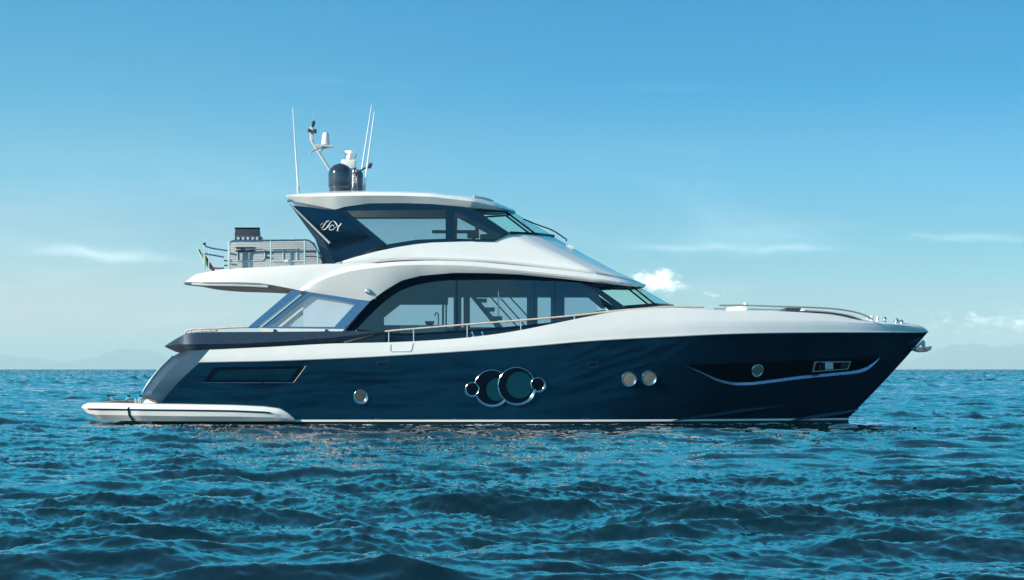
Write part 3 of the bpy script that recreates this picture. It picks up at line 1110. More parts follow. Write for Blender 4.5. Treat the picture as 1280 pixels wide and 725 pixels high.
mb.loft([[np.array((fdb[0][0] - (.28 * (1 - q * q) if s == 0 else 0), fdb[0][1] * q, fdb[0][2])) for q in np.linspace(1, -1, 13)] for s in (0, 1)])
mb.build('flybridge_deck', M['white'], yacht, 30)
# chrome scuff strip under the overhang
MB().tube(line([(240, 355, 2.44), (262, 356.2, 2.58), (300, 357, 2.66), (335, 358.6, 2.68)], 20), .035).build('overhang_trim', M['lgrey'], yacht)

NW = 110
st = rs([(364, 361, 2.60), (374, 355, 2.60), (385, 349.4, 2.60), (402, 342.6, 2.60), (420, 337, 2.60), (445, 332, 2.58), (470, 329.2, 2.56), (505, 326.6, 2.54), (540, 325.6, 2.5), (585, 326.8, 2.47), (630, 330.2, 2.44), (690, 336, 2.40), (740, 342, 2.36), (775, 348, 2.14), (794, 352, 1.6), (803, 354.2, .8), (807, 355.4, 0.0)], NW)
sl = rs([(378, 363.4, 2.76), (390, 356, 2.77), (402, 350, 2.78), (420, 343.6, 2.78), (440, 338.6, 2.78), (470, 334.6, 2.76), (505, 331.6, 2.74), (540, 331, 2.7), (585, 332.2, 2.68), (630, 336, 2.65), (690, 342, 2.61), (740, 347.4, 2.55), (777, 352.8, 2.38), (795, 355.4, 1.85), (804, 356.4, 1.0), (807.5, 356.6, 0.0)], NW)
sb = rs([(378, 364, 2.76), (392, 366, 2.76), (420, 370, 2.72), (445, 374, 2.68), (463, 376.4, 2.66), (481.5, 362.7, 2.64), (502, 350.6, 2.62), (526, 344.6, 2.6), (567, 341, 2.60), (610, 341.4, 2.59), (650, 343.2, 2.57), (699, 348, 2.54), (745, 353, 2.50), (778, 356.8, 2.34), (795, 358.4, 1.82), (803, 358.8, 1.0), (806.5, 358.8, 0.0)], 900, False)
sbx = np.interp(np.linspace(0, 1, NW), np.linspace(0, 1, NW), np.linspace(0, 1, NW))
slx = sl[:, 0]
sbr = by_x(sb, np.clip(slx, 378, 806))
wst, wsl, wsb = W(st), W(sl), W(sbr)
mid = wsl * .5 + wsb * .5
mid[:, 1] -= .015
wsi = wsb.copy()
wsi[:, 1] = np.minimum(wsi[:, 1] + .45, 0)
wsi[:, 2] += .015
ledge = wst.copy()
ledge[:, 1] = np.minimum(ledge[:, 1] + .46, 0)
ledge[:, 2] += .015
swo = MB().loft([ledge, wst, wsl, mid, wsb, wsi], mirror=True).build('side_panel', M['white'], yacht, 22)
MB().lathe([(.0001, .03), (.045, .03), (.075, .0), (.075, -.03)], P(459.5, 363.8, 2.73), (0, -1, 0), 14).build('side_lamp', M['chrome'], yacht)

# upper body under the skylounge windows
NU = 90
ut = rs([(419, 329.2, 2.16), (445, 321, 2.14), (470, 314.4, 2.12), (498, 308.6, 2.08), (520, 305.2, 2.06), (540, 303.2, 2.04), (580, 302.0, 2.0), (617, 301.4, 1.96), (627, 297, 1.95), (636, 292.4, 1.92), (652, 292.6, 1.65), (669, 293.6, 1.22), (682, 295, .7), (690, 296.2, .3), (693, 296.6, 0.0)], NU, False)
ub = rs([(420, 330.6, 2.17), (445, 327, 2.15), (470, 324.2, 2.13), (498, 322, 2.09), (520, 321.4, 2.07), (545, 321.6, 2.05), (590, 323.4, 2.02), (625, 325.8, 1.98), (640, 327, 1.97), (656, 328.6, 1.97), (700, 333.4, 1.96), (740, 338, 1.94), (772, 345, 1.7), (792, 350.4, 1.1), (801, 353, .55), (804, 354.4, 0.0)], NU, False)
wut, wub = W(ut), W(ub)
u1 = wut * .66 + wub * .34
u1[:, 1] = np.minimum(u1[:, 1] - .012, 0) * (np.abs(wut[:, 1]) > .001)
u2 = wut * .30 + wub * .70
u2[:, 1] = np.minimum(u2[:, 1] - .012, 0) * (np.abs(wut[:, 1]) > .001)
fw = np.clip((ut[:, 0] - 640) / 50, 0, 1)
u1[:, 2] -= .05 * fw
u2[:, 2] -= .06 * fw
dip = wub.copy()
dip[:, 1] = np.minimum(dip[:, 1] + .05, 0)
dip[:, 2] -= .08
utc = wut.copy()
utc[:, 1] = np.minimum(utc[:, 1] + .10, 0)
MB().loft([utc, wut, u1, u2, wub, dip], mirror=True).build('upper_coaming', M['white'], yacht, 24)
MB().prism(W([(700, 305, .5), (716, 307, .5), (719.5, 310.5, .5), (718, 312, .5), (702, 308, .5)]), (0, 1.0, 0)).build('light_ledge', M['white'], yacht, bevel=.02)

# ------------------------------------------------------------------ hardtop roof
NR = 80
r0 = line([(361, 250.5, 1.9), (390, 256, 2.0), (419, 262, 2.03), (431, 258.4, 2.02), (461, 254.2, 2.0), (500, 253.6, 2.0), (540, 255, 2.0), (592, 259.6, 1.91), (618, 262, 1.5), (634, 264, .8), (642, 265.2, 0.0)], NR, False)
r1 = line([(358, 245.4, 1.95), (390, 245.6, 2.1), (419, 245.2, 2.14), (431, 244.8, 2.15), (461, 244.4, 2.15), (500, 244.6, 2.15), (540, 246, 2.13), (592, 251.8, 2.0), (619, 257.8, 1.55), (636, 262.6, .85), (644.5, 264.2, 0.0)], NR, False)
r2 = line([(357, 244, 1.85), (390, 242.2, 2.02), (419, 241.0, 2.06), (431, 240.6, 2.07), (461, 240.2, 2.07), (500, 240.6, 2.07), (540, 242.2, 2.04), (592, 248.4, 1.88), (619, 255, 1.4), (635, 260, .75), (643.5, 263.4, 0.0)], NR, False)
r3 = line([(358, 243.2, 1.5), (390, 240.6, 1.5), (419, 239, 1.5), (431, 238.6, 1.5), (461, 238.4, 1.5), (500, 238.8, 1.5), (540, 240.4, 1.48), (592, 246.4, 1.36), (616, 251.6, 1.0), (631, 257.4, .55), (642, 262.8, 0.0)], NR, False)
r4 = r3.copy()
r4[:, 1] = 0
r4[:, 2] += .02
r0c = r0.copy()
r0c[:, 1] = 0
mb = MB().loft([r0c, r0, r1, r2, r3, r4], mirror=True)
rows = []
for e in (r0, r1, r2, r3):
    rows.append([np.array((e[0][0] - .0 * q, e[0][1] * q, e[0][2])) for q in np.linspace(1, -1, 9)])
mb.loft(rows)
roof = mb.build('hardtop', M['white'], yacht, 32)
MB().lathe([(.0001, .05), (.03, .05), (.05, .02), (.05, -.03)], P(361.5, 251, 1.95), (-1, -.6, -.3), 10).build('spot_lamp', M['chrome'], yacht)
MB().tube(line([(592, 245.6, 1.4), (606, 248.0, 1.2), (616, 251.4, 1.0)], 6), .03).build('roof_vent', M['lgrey'], yacht)

# ------------------------------------------------------------------ skylounge glazing and wings
wing = MB()
plate(wing, [(366, 258.5), (419, 262.5), (432.5, 263), (484, 305.6), (455, 316), (419, 329.6), (404, 300)], 2.02, .05, True)
wingo = wing.build('wing', M['navyg'], yacht)
plate(MB(), [(363, 256.6), (392, 259.4), (420, 264), (456, 293.2), (411.5, 303.6)], 2.10, .09, True).build('wing_panel', M['navyg'], wingo, bevel=.015)
plate(MB(), [(411.5, 303.8), (456, 293.4), (461, 295.2), (411, 309.4)], 2.09, .08, True).build('wing_edge', M['black'], wingo)
plate(MB(), [(361.5, 254.5), (364.5, 256.5), (413, 304), (410, 310), (419.5, 329.6), (405, 329.6), (394, 299)], 1.99, .06, True).build('wing_strut', M['slate'], wingo)
plate(MB(), [(363.5, 256.8), (365.2, 256.6), (413, 303.2), (411, 304.8)], 2.115, .03, True).build('wing_trim', M['lgrey'], wingo)
# monogram on the wing
mb = MB()


def stroke(pts, wd):
    q = rs([(385 + x / 18.13, 260 + y / 18.13, 0) for x, y in pts], 22)
    n = len(q)
    a, b = [], []
    for k in range(n):
        d = q[min(k + 1, n - 1)] - q[max(k - 1, 0)]
        nn = np.array((-d[1], d[0])) / (np.hypot(d[0], d[1]) + 1e-9)
        ww = .68 * (wd[0] + (wd[1] - wd[0]) * math.sin(math.pi * k / (n - 1))) / 18.13 / 2
        a.append(P(q[k, 0] + nn[0] * ww, q[k, 1] + nn[1] * ww, 2.106))
        b.append(P(q[k, 0] - nn[0] * ww, q[k, 1] - nn[1] * ww, 2.106))
    mb.loft([a, b])
stroke([(280, 400), (300, 370), (340, 340)], (8, 12))
stroke([(480, 285), (430, 300), (395, 340), (350, 410), (315, 450), (290, 445)], (10, 34))
stroke([(350, 385), (400, 340), (455, 300), (490, 290)], (6, 10))
stroke([(575, 290), (530, 310), (480, 375), (430, 440), (380, 485), (320, 490)], (12, 40))
stroke([(480, 375), (520, 330), (570, 290), (600, 295)], (6, 12))
stroke([(580, 290), (620, 330), (655, 385), (675, 420)], (18, 44))
stroke([(755, 345), (725, 385), (690, 425), (675, 470), (668, 520)], (34, 40))
stroke([(640, 520), (668, 512), (700, 520)], (10, 16))
stroke([(590, 415), (575, 440), (590, 405), (555, 385), (510, 410), (480, 455), (500, 500), (550, 495), (610, 450), (650, 420)], (10, 26))
mb.build('monogram', M['wplast'], wingo)

fu = MB()
plate(fu, [(419, 262.6), (431, 258.6), (461, 254.4), (540, 255), (579, 258.6), (594, 262.4), (570, 263.6), (557, 262.9), (432.6, 263.4)], 1.99, .05, True)
plate(fu, [(557, 262.9), (568.6, 263.4), (567.4, 298.2), (557, 298.4)], 1.992, .05, True)
plate(fu, [(484, 305.4), (520, 299.6), (557, 298.4), (567.4, 298.2), (618, 299.4), (617, 302), (580, 302.4), (540, 303.6), (512, 306.6), (484, 312)], 1.988, .05, True)
plate(fu, [(570, 263.6), (579, 258.8), (594, 262.4), (638, 291.6), (617, 302), (619.5, 299.2), (627, 294)], 1.994, .05, True)
upf = fu.build('skylounge_window', M['navyg'], yacht)
gl = MB()
sheet(gl, [(432.6, 263.4), (557, 262.9), (557, 298.4), (520, 299.6), (484, 305.4)], 1.97)
gl.build('pane', M['glass_u'], upf)
gl = MB()
sheet(gl, [(568.6, 263.8), (570, 263.8), (577, 266), (627, 294), (619.5, 299.2), (567.4, 298.2)], 1.97)
gl.build('pane', M['glass_u'], upf)


def screen(name, tl, bl, dt, db, ct_, cb_, glassm, parent=yacht):
    A0, B0 = line([tl, dt], 8), line([bl, db], 8)
    A1, B1 = line([dt, ct_], 8), line([db, cb_], 8)
    g = MB().loft([A0, B0], mirror=True)
    g.loft([A1, B1], mirror=True)
    fo = MB()
    fo.tube([P(*dt) + (0, -.02, 0), P(*db) + (0, -.02, 0)], .028, 6)
    fo.tube([mir([P(*dt)])[0], mir([P(*db)])[0]], .028, 6)
    fo.tube(list(B0) + list(B1[1:]), .045, 6)
    fo.tube(list(mir(B0)) + list(mir(B1)[1:]), .045, 6)
    fo.tube(list(A0) + list(A1[1:]), .03, 6)
    fo.tube(list(mir(A0)) + list(mir(A1)[1:]), .03, 6)
    f = fo.build(name, M['black'], parent)
    g.build('pane', M[glassm], f)
    return f


wsu = screen('upper_windscreen', (594, 262.6, 1.97), (638, 291, 1.92), (632, 264.5, 1.05), (669.5, 292.4, 1.18), (643.5, 266.2, 0), (692, 295, 0), 'glass_w')
for pts in ([(654, 273.6, .5), (672, 281, .5), (690, 287.6, .5), (704, 296.6, .5), (709, 300.6, .5), (708, 302, .5)],):
    MB().tube(line(pts, 16), .022, 6).build('wiper', M['black'], yacht)
wsl_ = screen('main_windscreen', (742, 357.2, 2.2), (781, 383.6, 2.22), (789, 357.2, 1.25), (819, 380.6, 1.35), (797, 357.4, 0), (840.5, 382.2, 0), 'glass_w')

# skylounge interior
x0, x1 = P(470, 0, 0)[0], P(615, 0, 0)[0]
zf = P(0, 312, 0)[2]
MB().box((P(420, 0, 0)[0], -1.9, zf - .05), (P(640, 0, 0)[0], 1.9, zf)).build('skylounge_floor', M['floor'], yacht)
sk = MB()
plate(sk, [(420, 262), (560, 262), (560, 271.5), (420, 271.5)], -1.80, .06)
plate(sk, [(568, 262), (600, 264), (617, 282), (606, 282), (588, 272), (568, 271.5)], -1.80, .06)
sk.build('skylounge_blind', M['wplast'], yacht)
plate(MB(), [(420, 271.7), (558, 271.7), (558, 273.6), (420, 273.6)], -1.81, .05).build('blind_rail', M['black'], yacht)
ds = MB()
zd = P(0, 289, 0)[2]
ds.prism(W([(600, 293, .9), (622, 291, .9), (630, 296, .9), (622, 311, .9), (600, 311, .9)]), (0, 1.8, 0))
ds.build('helm_console', M['leather'], yacht, bevel=.03)
hs = MB()
hs.prism(W([(540, 287.6, .5), (598, 287.6, .5), (598, 290.8, .5), (540, 290.8, .5)]), (0, .5, 0))
hs.build('chart_shelf', M['leather'], yacht)
hs = MB()
hs.prism(W([(594, 276, .6), (598, 276, .6), (598.6, 292, .6), (594, 292, .6)]), (0, .6, 0))
hs.prism(W([(584, 290.9, .6), (598.6, 290.9, .6), (598.6, 297, .6), (584, 297, .6)]), (0, .6, 0))
hs.prism(W([(590, 297, .4), (594, 297, .4), (594, 311, .4), (590, 311, .4)]), (0, .2, 0))
hs.build('helm_seat', M['leather'], yacht, bevel=.02)

# ------------------------------------------------------------------ main salon glazing
arch = MB()
ao = rs([(431, 414, 0), (447, 395, 0), (463.5, 376.4, 0), (481.5, 362.8, 0), (502, 350.8, 0), (526, 344.6, 0), (567, 341.0, 0), (610, 341.4, 0), (650, 343.2, 0), (699, 347.6, 0), (742, 352.4, 0), (780, 356, 0)], 70)
ai = rs([(446, 411, 0), (460, 396.5, 0), (474.7, 382.4, 0), (488, 371.4, 0), (502, 362.8, 0), (526, 355.2, 0), (550, 351.4, 0), (567.5, 350.2, 0), (630, 349.8, 0), (680, 350.8, 0), (723, 353.2, 0), (745, 359, 0)], 70)
ao[:, 2], ai[:, 2] = 2.46, 2.46
bo = np.interp(ao[:, 0], [640, 742, 780], [2.46, 2.34, 2.22])
bi_ = np.interp(ai[:, 0], [640, 742, 780], [2.44, 2.32, 2.2])
ao[:, 2], ai[:, 2] = bo, bi_
ao[:, 1] -= 2.0 * np.clip((ao[:, 0] - 460) / 30, 0, 1)
wao, wai = W(ao), W(ai)
bk = np.array((0, .10, 0))
arch.loft([wao, wai, wai + bk, wao + bk], mirror=True, closed=True)
archo = arch.build('salon_window', M['black'], yacht)
sill = rs([(446, 411.4, 2.44), (470, 414, 2.44), (500, 416.6, 2.44), (584, 412.2, 2.44), (650, 407, 2.44), (700, 401.4, 2.40), (735, 395, 2.35), (760, 391, 2.28)], 70)
# panes: from the arch's inner edge down to the sill, split at the mullions
gtop = by_x(rs(ai, 600, False), np.linspace(446, 745, 200))
gbot = by_x(rs(sill, 600, False), np.linspace(446, 757, 200))
gtx = np.linspace(446, 745, 200)


def pane(xa, xb, nm='pane'):
    i, j = int(np.argmin(np.abs(gtx - xa))), int(np.argmin(np.abs(gtx - xb)))
    T, B = W(gtop[i:j + 1]) + (0, .03, 0), W(gbot[i:j + 1]) + (0, .03, 0)
    MB().loft([T, B], mirror=True).build(nm, M['glass_d'], archo)


cuts = [446, 571, 668, 694, 745]
for a_, b_2 in zip(cuts[:-1], cuts[1:]):
    pane(a_, b_2)
for x, wd in ((571, 1.6), (668, .5), (694, .5)):
    plate(MB(), [(x - wd, 350), (x + wd, 350), (x + wd, 414), (x - wd, 414)], 2.435, .03, True).build('mullion', M['navyg'], archo)
# pillar to the windscreen
plate(MB(), [(723, 351.5), (743, 356.5), (783, 384.6), (757, 391.6), (768, 383.4), (743, 364)], 2.31, .08, True).build('pillar', M['navyg'], archo)
ws_, wsl2 = W(sill), W(sill)
sb_ = ws_.copy()
sb_[:, 2] -= .06
bk2 = np.array((0, .05, 0))
MB().loft([ws_ + (0, -.012, 0), sb_ + (0, -.012, 0), sb_ + bk2, ws_ + bk2], mirror=True, closed=True).build('sill', M['black'], archo)
lowr = sb_.copy()
lowr[:, 2] = 2.05
MB().loft([sb_, lowr], mirror=True).build('house_side', M['navyg'], yacht)
# windscreen foot
ft = line([(757, 391.4, 2.30), (781, 384.8, 2.24), (800, 383.4, 1.9), (819, 382, 1.38), (833, 382.4, .7), (841.5, 383, 0.0)], 20)
ftd = ft.copy()
ftd[:, 2] -= .25
MB().loft([ft + (0, 0, .05), ftd], mirror=True).build('windscreen_foot', M['black'], wsl_)

# salon interior: ceiling, floor, far lining with its openings, stairs, sink
zc = P(0, 349, 2.3)[2]
MB().box((P(470, 0, 0)[0], -2.35, zc + .12), (P(742, 0, 0)[0], 2.35, zc + .16)).build('salon_ceiling', M['ceil'], yacht)
ln = MB()
bF = -2.05
def lin(x0, x1, y0, y1):
    plate(ln, [(x0, y0), (x1, y0), (x1, y1), (x0, y1)], bF, .06)
lin(446, 480, 366, 420)
plate(ln, [(446, 352), (560, 352), (560, 381), (500, 381), (480, 397), (480, 400), (470, 400)], bF + .002, .06)
lin(480, 552.5, 406.4, 420)
lin(552.5, 555, 381, 420)
lin(556.6, 558.6, 372, 420)
lin(560, 742, 352, 372)
lin(567, 576.6, 372, 420)
lin(579.4, 587.4, 372, 420)
lin(558.6, 760, 409, 420)
lin(658.6, 672, 372, 409)
lin(688.4, 705.6, 372, 409)
plate(ln, [(728, 352), (742, 356), (757, 386), (752, 386), (729, 367)], bF + .003, .06)
plate(ln, [(705, 397), (757, 387), (760, 410), (705, 410)], bF + .004, .06)
ln.build('salon_lining', M['lining'], yacht)
MB().prism(W([(672.5, 360.4, -1.6), (688, 360.4, -1.6), (688, 364.8, -1.6), (672.5, 364.8, -1.6)]), (0, .05, 0)).build('display_shelf', M['lampwood'], yacht)
stp = MB()
plate(stp, [(584, 366), (590, 366), (630, 410), (620, 410)], -.9, .06)
for x, y in ((597, 373), (607, 384.2), (616.5, 395.2)):
    plate(stp, [(x - 4, y), (x + 11.5, y), (x + 11, y + 4.6), (x - 1, y + 5)], -.55, .8)
so_ = stp.build('staircase', M['lining'], yacht)
hr = MB()
for q in (((613, 371), (646, 407.4)), ((626, 373), (656, 407)), ((637, 371), (660, 396))):
    hr.tube([P(q[0][0], q[0][1], -.5), P(q[1][0], q[1][1], -.5)], .022, 6)
hr.build('banister', M['black'], so_)
MB().tube([P(623, 364, -.5), P(623, 395, -.5)], .024, 6).build('newel_post', M['chrome'], so_)
MB().prism(W([(500, 406.6, -.2), (556, 406.6, -.2), (556, 420, -.2), (500, 420, -.2)]), (0, .7, 0)).build('galley_counter', M['ceil'], yacht)
MB().lathe([(.0001, .0), (.10, .0), (.15, .115), (.14, .115), (.0001, .03)], P(537, 406.4, -.5), (0, 0, 1), 18).build('basin', M['dgrey'], yacht)
MB().tube([P(548, 406, -.5), P(548, 394, -.5), P(547.4, 391.6, -.5), P(545.6, 390.8, -.5), P(544, 392, -.5), P(543.8, 395.5, -.5)], .018, 8).build('faucet', M['dgrey'], yacht)
MB().box((P(440, 0, 0)[0], -2.3, 2.06), (P(745, 0, 0)[0], 2.3, 2.09)).build('salon_floor', M['floor'], yacht)

# aft wing windows
fo = MB()
plate(fo, [(310, 409), (364.6, 362.6), (378.4, 364), (321.5, 409.4)], 2.74, .06, True)
wwo = fo.build('wing_window', M['skyfrit'], yacht, label='wing window with sky reflection painted blue on its frit border')
fo = MB()
plate(fo, [(325.6, 410), (382, 364.4), (387, 369), (336, 408.2)], 2.73, .03, True)
plate(fo, [(382, 364.4), (420, 370), (462.5, 377), (444.6, 379.4), (420, 374), (387, 369)], 2.731, .03, True)
plate(fo, [(462.5, 377), (430.5, 411.2), (418, 408.6), (444.6, 379.4)], 2.729, .03, True)
plate(fo, [(325.6, 410), (336, 408.2), (418, 408.6), (430.5, 411.2)], 2.732, .03, True)
fo.build('frit_border', M['skyfrit'], wwo)
g = MB()
sheet(g, [(336, 408.2), (387, 369), (420, 374), (444.6, 379.4), (418, 408.6)], 2.72)
g.build('pane', M['glass_l'], wwo)
plate(MB(), [(323, 410.2), (430.6, 411.4), (427, 415.2), (328.5, 415.0)], 2.75, .08, True).build('sill', M['wplast'], wwo)
mb = MB()
mb.tube(W([(323.5, 409, 2.765), (380, 363.8, 2.765)]), .012, 6)
mb.build('seam', M['chrome'], wwo)
for x in (343.5, 408):
    MB().lathe([(.0001, .03), (.04, .03), (.05, 0)], P(x, 413.4, 2.75), (0, -1, 0), 10).build('bolt', M['dgrey'], wwo)
plate(MB(), [(379, 366.4), (387, 367.6), (420, 373), (450, 378.4), (420, 411), (379, 411)], 2.62, .03, True).build('curtain', M['curtain'], yacht)
MB().prism(W([(357, 409, .6), (373, 394.5, .6), (375.5, 394.5, .6), (361, 409, .6)]), (0, .06, 0)).build('stair_handrail', M['lgrey'], yacht)

# ------------------------------------------------------------------ side-deck handrails
def railing(name, pts, posts, b, r, mat='rail', rad=.02):
    bf = b if callable(b) else (lambda x: b)
    o = MB().tube(line([(x, y, bf(x)) for x, y in pts], 60), r, 8).build(name, M[mat], yacht)
    for x, y0, y1 in posts:
        MB().tube([P(x, y0, bf(x)), P(x, y1, bf(x))], rad, 8).build('stanchion', M['chrome'], o)
    return o


railing('side_handrail', [(430, 427.4), (455, 421), (481.5, 414.4), (520, 410.8), (584, 405.6), (650, 400.4), (716, 394.6), (767, 388.8), (800, 386), (840, 383.4), (880, 384.0)],
        [(486, 428.5, 414.2), (517, 427, 411.2), (584, 422, 405.6), (651, 413.4, 400.4), (718, 399.6, 394.4)], lambda x: float(np.interp(x, H4[:, 0], H4[:, 2])) - .06, .026)
for x in (590, 602.5):
    MB().tube([P(x + 2.5, 421.4, 2.8), P(x, 416.4, 2.8), P(x, 414.6, 2.8)], .03).build('fairlead', M['chrome'], yacht)
MB().tube([P(590, 421, 2.78), P(604, 420, 2.78)], .03).build('fairlead_base', M['chrome'], yacht)
# bow rails
br = railing('bow_rail', [(899, 381.8), (920, 381.6), (970, 383), (1030, 385), (1055, 387.6), (1072, 391), (1084, 395.4), (1091, 399.4)],
             [(906.5, 390, 382), (968.6, 391, 383), (1029.4, 392.6, 385)], 1.05, .024, 'railg', .018)
MB().tube(mir(line([(899, 384, 1.05), (970, 385, 1.05), (1030, 387, 1.05), (1072, 392.6, 1.0), (1091, 400.5, .8)], 40)), .020).build('bow_rail', M['railg'], yacht)
MB().tube(line([(856, 390.4, 2.0), (907, 390.0, 1.9), (990, 389.6, 1.35), (1030, 391, 1.1), (1050, 393.4, .95), (1066, 397, .85), (1079, 401.4, .75)], 40), .024).build('toe_rail', M['dgrey'], yacht)
# foredeck fittings
fz = lambda px, py, b: P(px, py, b)
mb = MB()
mb.prism(W([(908.5, 390.6, .5), (910, 384.4, .5), (914, 383.6, .5), (928, 381.6, .5), (934, 381.4, .5), (935.4, 390.6, .5)]), (0, 1.0, 0))
lo_ = mb.build('deck_locker', M['cream'], yacht, bevel=.05)
MB().lathe([(.0001, .12), (.05, .10), (.06, .05), (.035, 0)], P(932, 382.6, .1), (0, 0, 1), 12).build('knob', M['cream'], lo_)
sp = MB()
sp.prism(W([(981, 389.6, .8), (982.6, 384.4, .8), (1001, 385, .8), (1003, 389.8, .8)]), (0, 1.6, 0))
sp.build('deck_hatch', M['dgrey'], yacht, bevel=.03)
mb = MB()
mb.prism(W([(999, 389.8, .9), (1002, 386.4, .9), (1006.6, 385.6, .9), (1007, 388, .9), (1004, 389.8, .9)]), (0, .2, 0))
mb.build('deck_light', M['wplast'], yacht, bevel=.02)
for (x, y, s) in ((1084, 401, .6), (1090, 400.6, 1.2), (1097, 401, 1.0), (1106, 402.2, 1.1), (1121, 403.4, 1.0), (1127, 404.0, .8)):
    mb = MB()
    e = P(x, y + 1.2, .35)
    mb.lathe([(.055 * s, -.03), (.05 * s, .03), (.035 * s, .06), (.05 * s, .09 * s + .03), (.03 * s, .11 * s + .04), (.0001, .12 * s + .04)], e, (0, 0, 1), 12)
    mb.build('windlass' if 1088 < x < 1100 else 'bollard', M['cream'] if x < 1100 else M['chrome'], yacht)
for (x0_, x1_) in ((1117, 1129),):
    MB().tube([P(x0_, 402.4, .3), P((x0_ + x1_) / 2, 401.4, .3), P(x1_, 402.6, .3)], .03).build('cleat', M['chrome'], yacht)
MB().prism(W([(857, 389, .6), (884, 388.8, .6), (888, 386.6, .6), (886.6, 385.6, .6), (876, 387, .6), (858, 387.4, .6)]), (0, 1.2, 0)).build('deck_lounge', M['lgrey'], yacht, bevel=.02)

# ------------------------------------------------------------------ flybridge fittings
bc = MB()
bc.prism(W([(287, 336, 2.2), (287, 304, 2.2), (290, 302.2, 2.2), (391, 302.2, 2.2), (397, 313, 2.2), (404, 331, 2.2)]), (0, .75, 0))
cab = bc.build('bar_cabinet', M['grey'], yacht, bevel=.015)
mb = MB()
for q in ([(297, 326.4), (297, 312), (328, 310.6), (331.5, 313), (331, 322), (328.5, 325.4), (297, 326.4)],):
    mb.tube(W([(x, y, 2.215) for x, y in q]), .014, 6)
mb.tube(W([(x, y, 2.215) for x, y in ((340.5, 311), (372, 310.6))]), .02, 6)
mb.tube(W([(x, y, 2.215) for x, y in ((340.5, 326.6), (380, 326.2))]), .02, 6)
for x in (354, 371.5):
    mb.tube(W([(x, 311, 2.215), (x, 326.2, 2.215)]), .014, 6)
mb.build('door_seam', M['lgrey'], cab)
for y in (308.6, 312.6):
    MB().prism(W([(294.5, y, 2.24), (318.5, y, 2.24), (318.5, y + 1.9, 2.24), (294.5, y + 1.9, 2.24)]), (0, .03, 0)).build('louvre', M['dgrey'], cab)
for y in (314.6, 320.6):
    MB().prism(W([(331, y, 2.24), (338.5, y, 2.24), (338.5, y + 1.6, 2.24), (331, y + 1.6, 2.24)]), (0, .03, 0)).build('hinge', M['dgrey'], cab)
MB().prism(W([(355, 324.6, 2.23), (364, 324.6, 2.23), (364, 327.6, 2.23), (355, 327.6, 2.23)]), (0, .03, 0)).build('label_plate', M['wplast'], cab)
fr_ = MB()
fr_.tube(line([(286.8, 336, 2.5), (286.8, 305, 2.5), (288, 302.6, 2.5), (291, 301.2, 2.5), (380, 300.0, 2.5), (386, 300.4, 2.5), (391, 304, 2.5), (396, 310.5, 2.5), (397, 315, 2.5), (397.2, 331, 2.5)], 60, False), .026)
frail = fr_.build('flybridge_rail', M['chrome'], yacht)
for x, y0, y1 in ((338.5, 333.6, 300.6), (380.8, 331.6, 300.2)):
    MB().tube([P(x, y0, 2.5), P(x, y1, 2.5)], .026).build('stanchion', M['chrome'], frail)
for y in (314.6, 320.4):
    MB().tube(line([(381, y, 2.5), (390, y, 2.5), (399.5, y + 1.6, 2.45), (402.5, y + 5, 2.4), (403, 330, 2.4)], 20), .016).build('rail_bar', M['dgrey'], frail)
ar = MB()
ar.tube(line([(255.5, 338.5, 2.3), (255.6, 304.6, 2.3)], 4), .028)
aft_r = ar.build('aft_rail', M['chrome'], yacht)
MB().lathe([(.0001, .05), (.04, .03), (.045, 0), (.03, -.04)], P(255.6, 305, 2.3), (0, 0, 1), 12).build('finial', M['dgrey'], aft_r)
MB().prism(W([(284.6, 336, 2.46), (287.2, 336, 2.46), (287.2, 301.6, 2.46), (284.6, 302.4, 2.46)]), (0, .06, 0)).build('end_post', M['wplast'], aft_r)
MB().tube([P(261, 337, 2.3), P(261.4, 309.6, 2.3)], .018).build('stanchion', M['chrome'], aft_r)
for q in ([(256.5, 307.5), (262, 309.6), (272, 311.6), (286, 313.6)], [(256.5, 317), (262, 318.2), (272, 320), (280, 321.4)]):
    MB().tube(line([(x, y, 2.3) for x, y in q], 14), .024).build('rail_bar', M['steelb'], aft_r)
for q in ([(280, 325.8), (286, 326)], [(280, 331.8), (286, 332)], [(264, 334.4), (272, 335.4), (280, 335)]):
    MB().tube(line([(x, y, 2.3) for x, y in q], 8), .02).build('rail_bar', M['dgrey'], aft_r)

# mast
mt = MB()
mt.tube([P(389.2, 158.5, .1), P(389.0, 172, .1), P(389.6, 176, .1), P(392, 180.4, .1), P(413.5, 214.5, .1)], .042, 10)
mast = mt.build('mast', M['lgrey'], yacht)
MB().prism(W([(388.2, 158, .14), (391.4, 158, .14), (392.4, 175, .14), (388.6, 176, .14)]), (0, .1, 0)).build('mast_head', M['lgrey'], mast, bevel=.02)
pl = MB()
pl.prism(W([(393, 179.6, .3), (415.4, 181.2, .3), (415.6, 183.4, .3), (402, 182.6, .3), (395, 183.2, .3)]), (0, .4, 0))
pl.tube([P(412, 183.4, .1), P(404, 185.6, .1), (P(398, 189.5, .1))], .035)
pl.tube([P(403, 182.8, .3), P(387.6, 190.2, .5)], .03)
pl.build('mast_platform', M['lgrey'], mast)
l_ = MB().lathe([(.10, .0), (.115, .06), (.10, .12)], P(407, 180.4, .1), (0, 0, 1), 18).build('mast_light', M['dgrey'], mast)
MB().lathe([(.105, .0), (.115, .07), (.105, .2), (.075, .27), (.0001, .29)], P(407, 177.6, .1), (0, 0, 1), 18).build('lens', M['wplast'], l_)
MB().tube([P(407, 180.6, .1), P(407, 177, .1)], .13, 16).build('collar', M['wplast'], l_)
hd = MB()
hd.box(tuple(P(389.6, 158.6, .2)), tuple(P(389.6, 158.6, .2) + (.07, .1, .12)))
hd.lathe([(.0001, .10), (.045, .08), (.05, 0), (.03, -.05)], P(392, 154.8, .1), (0, 0, 1), 12)
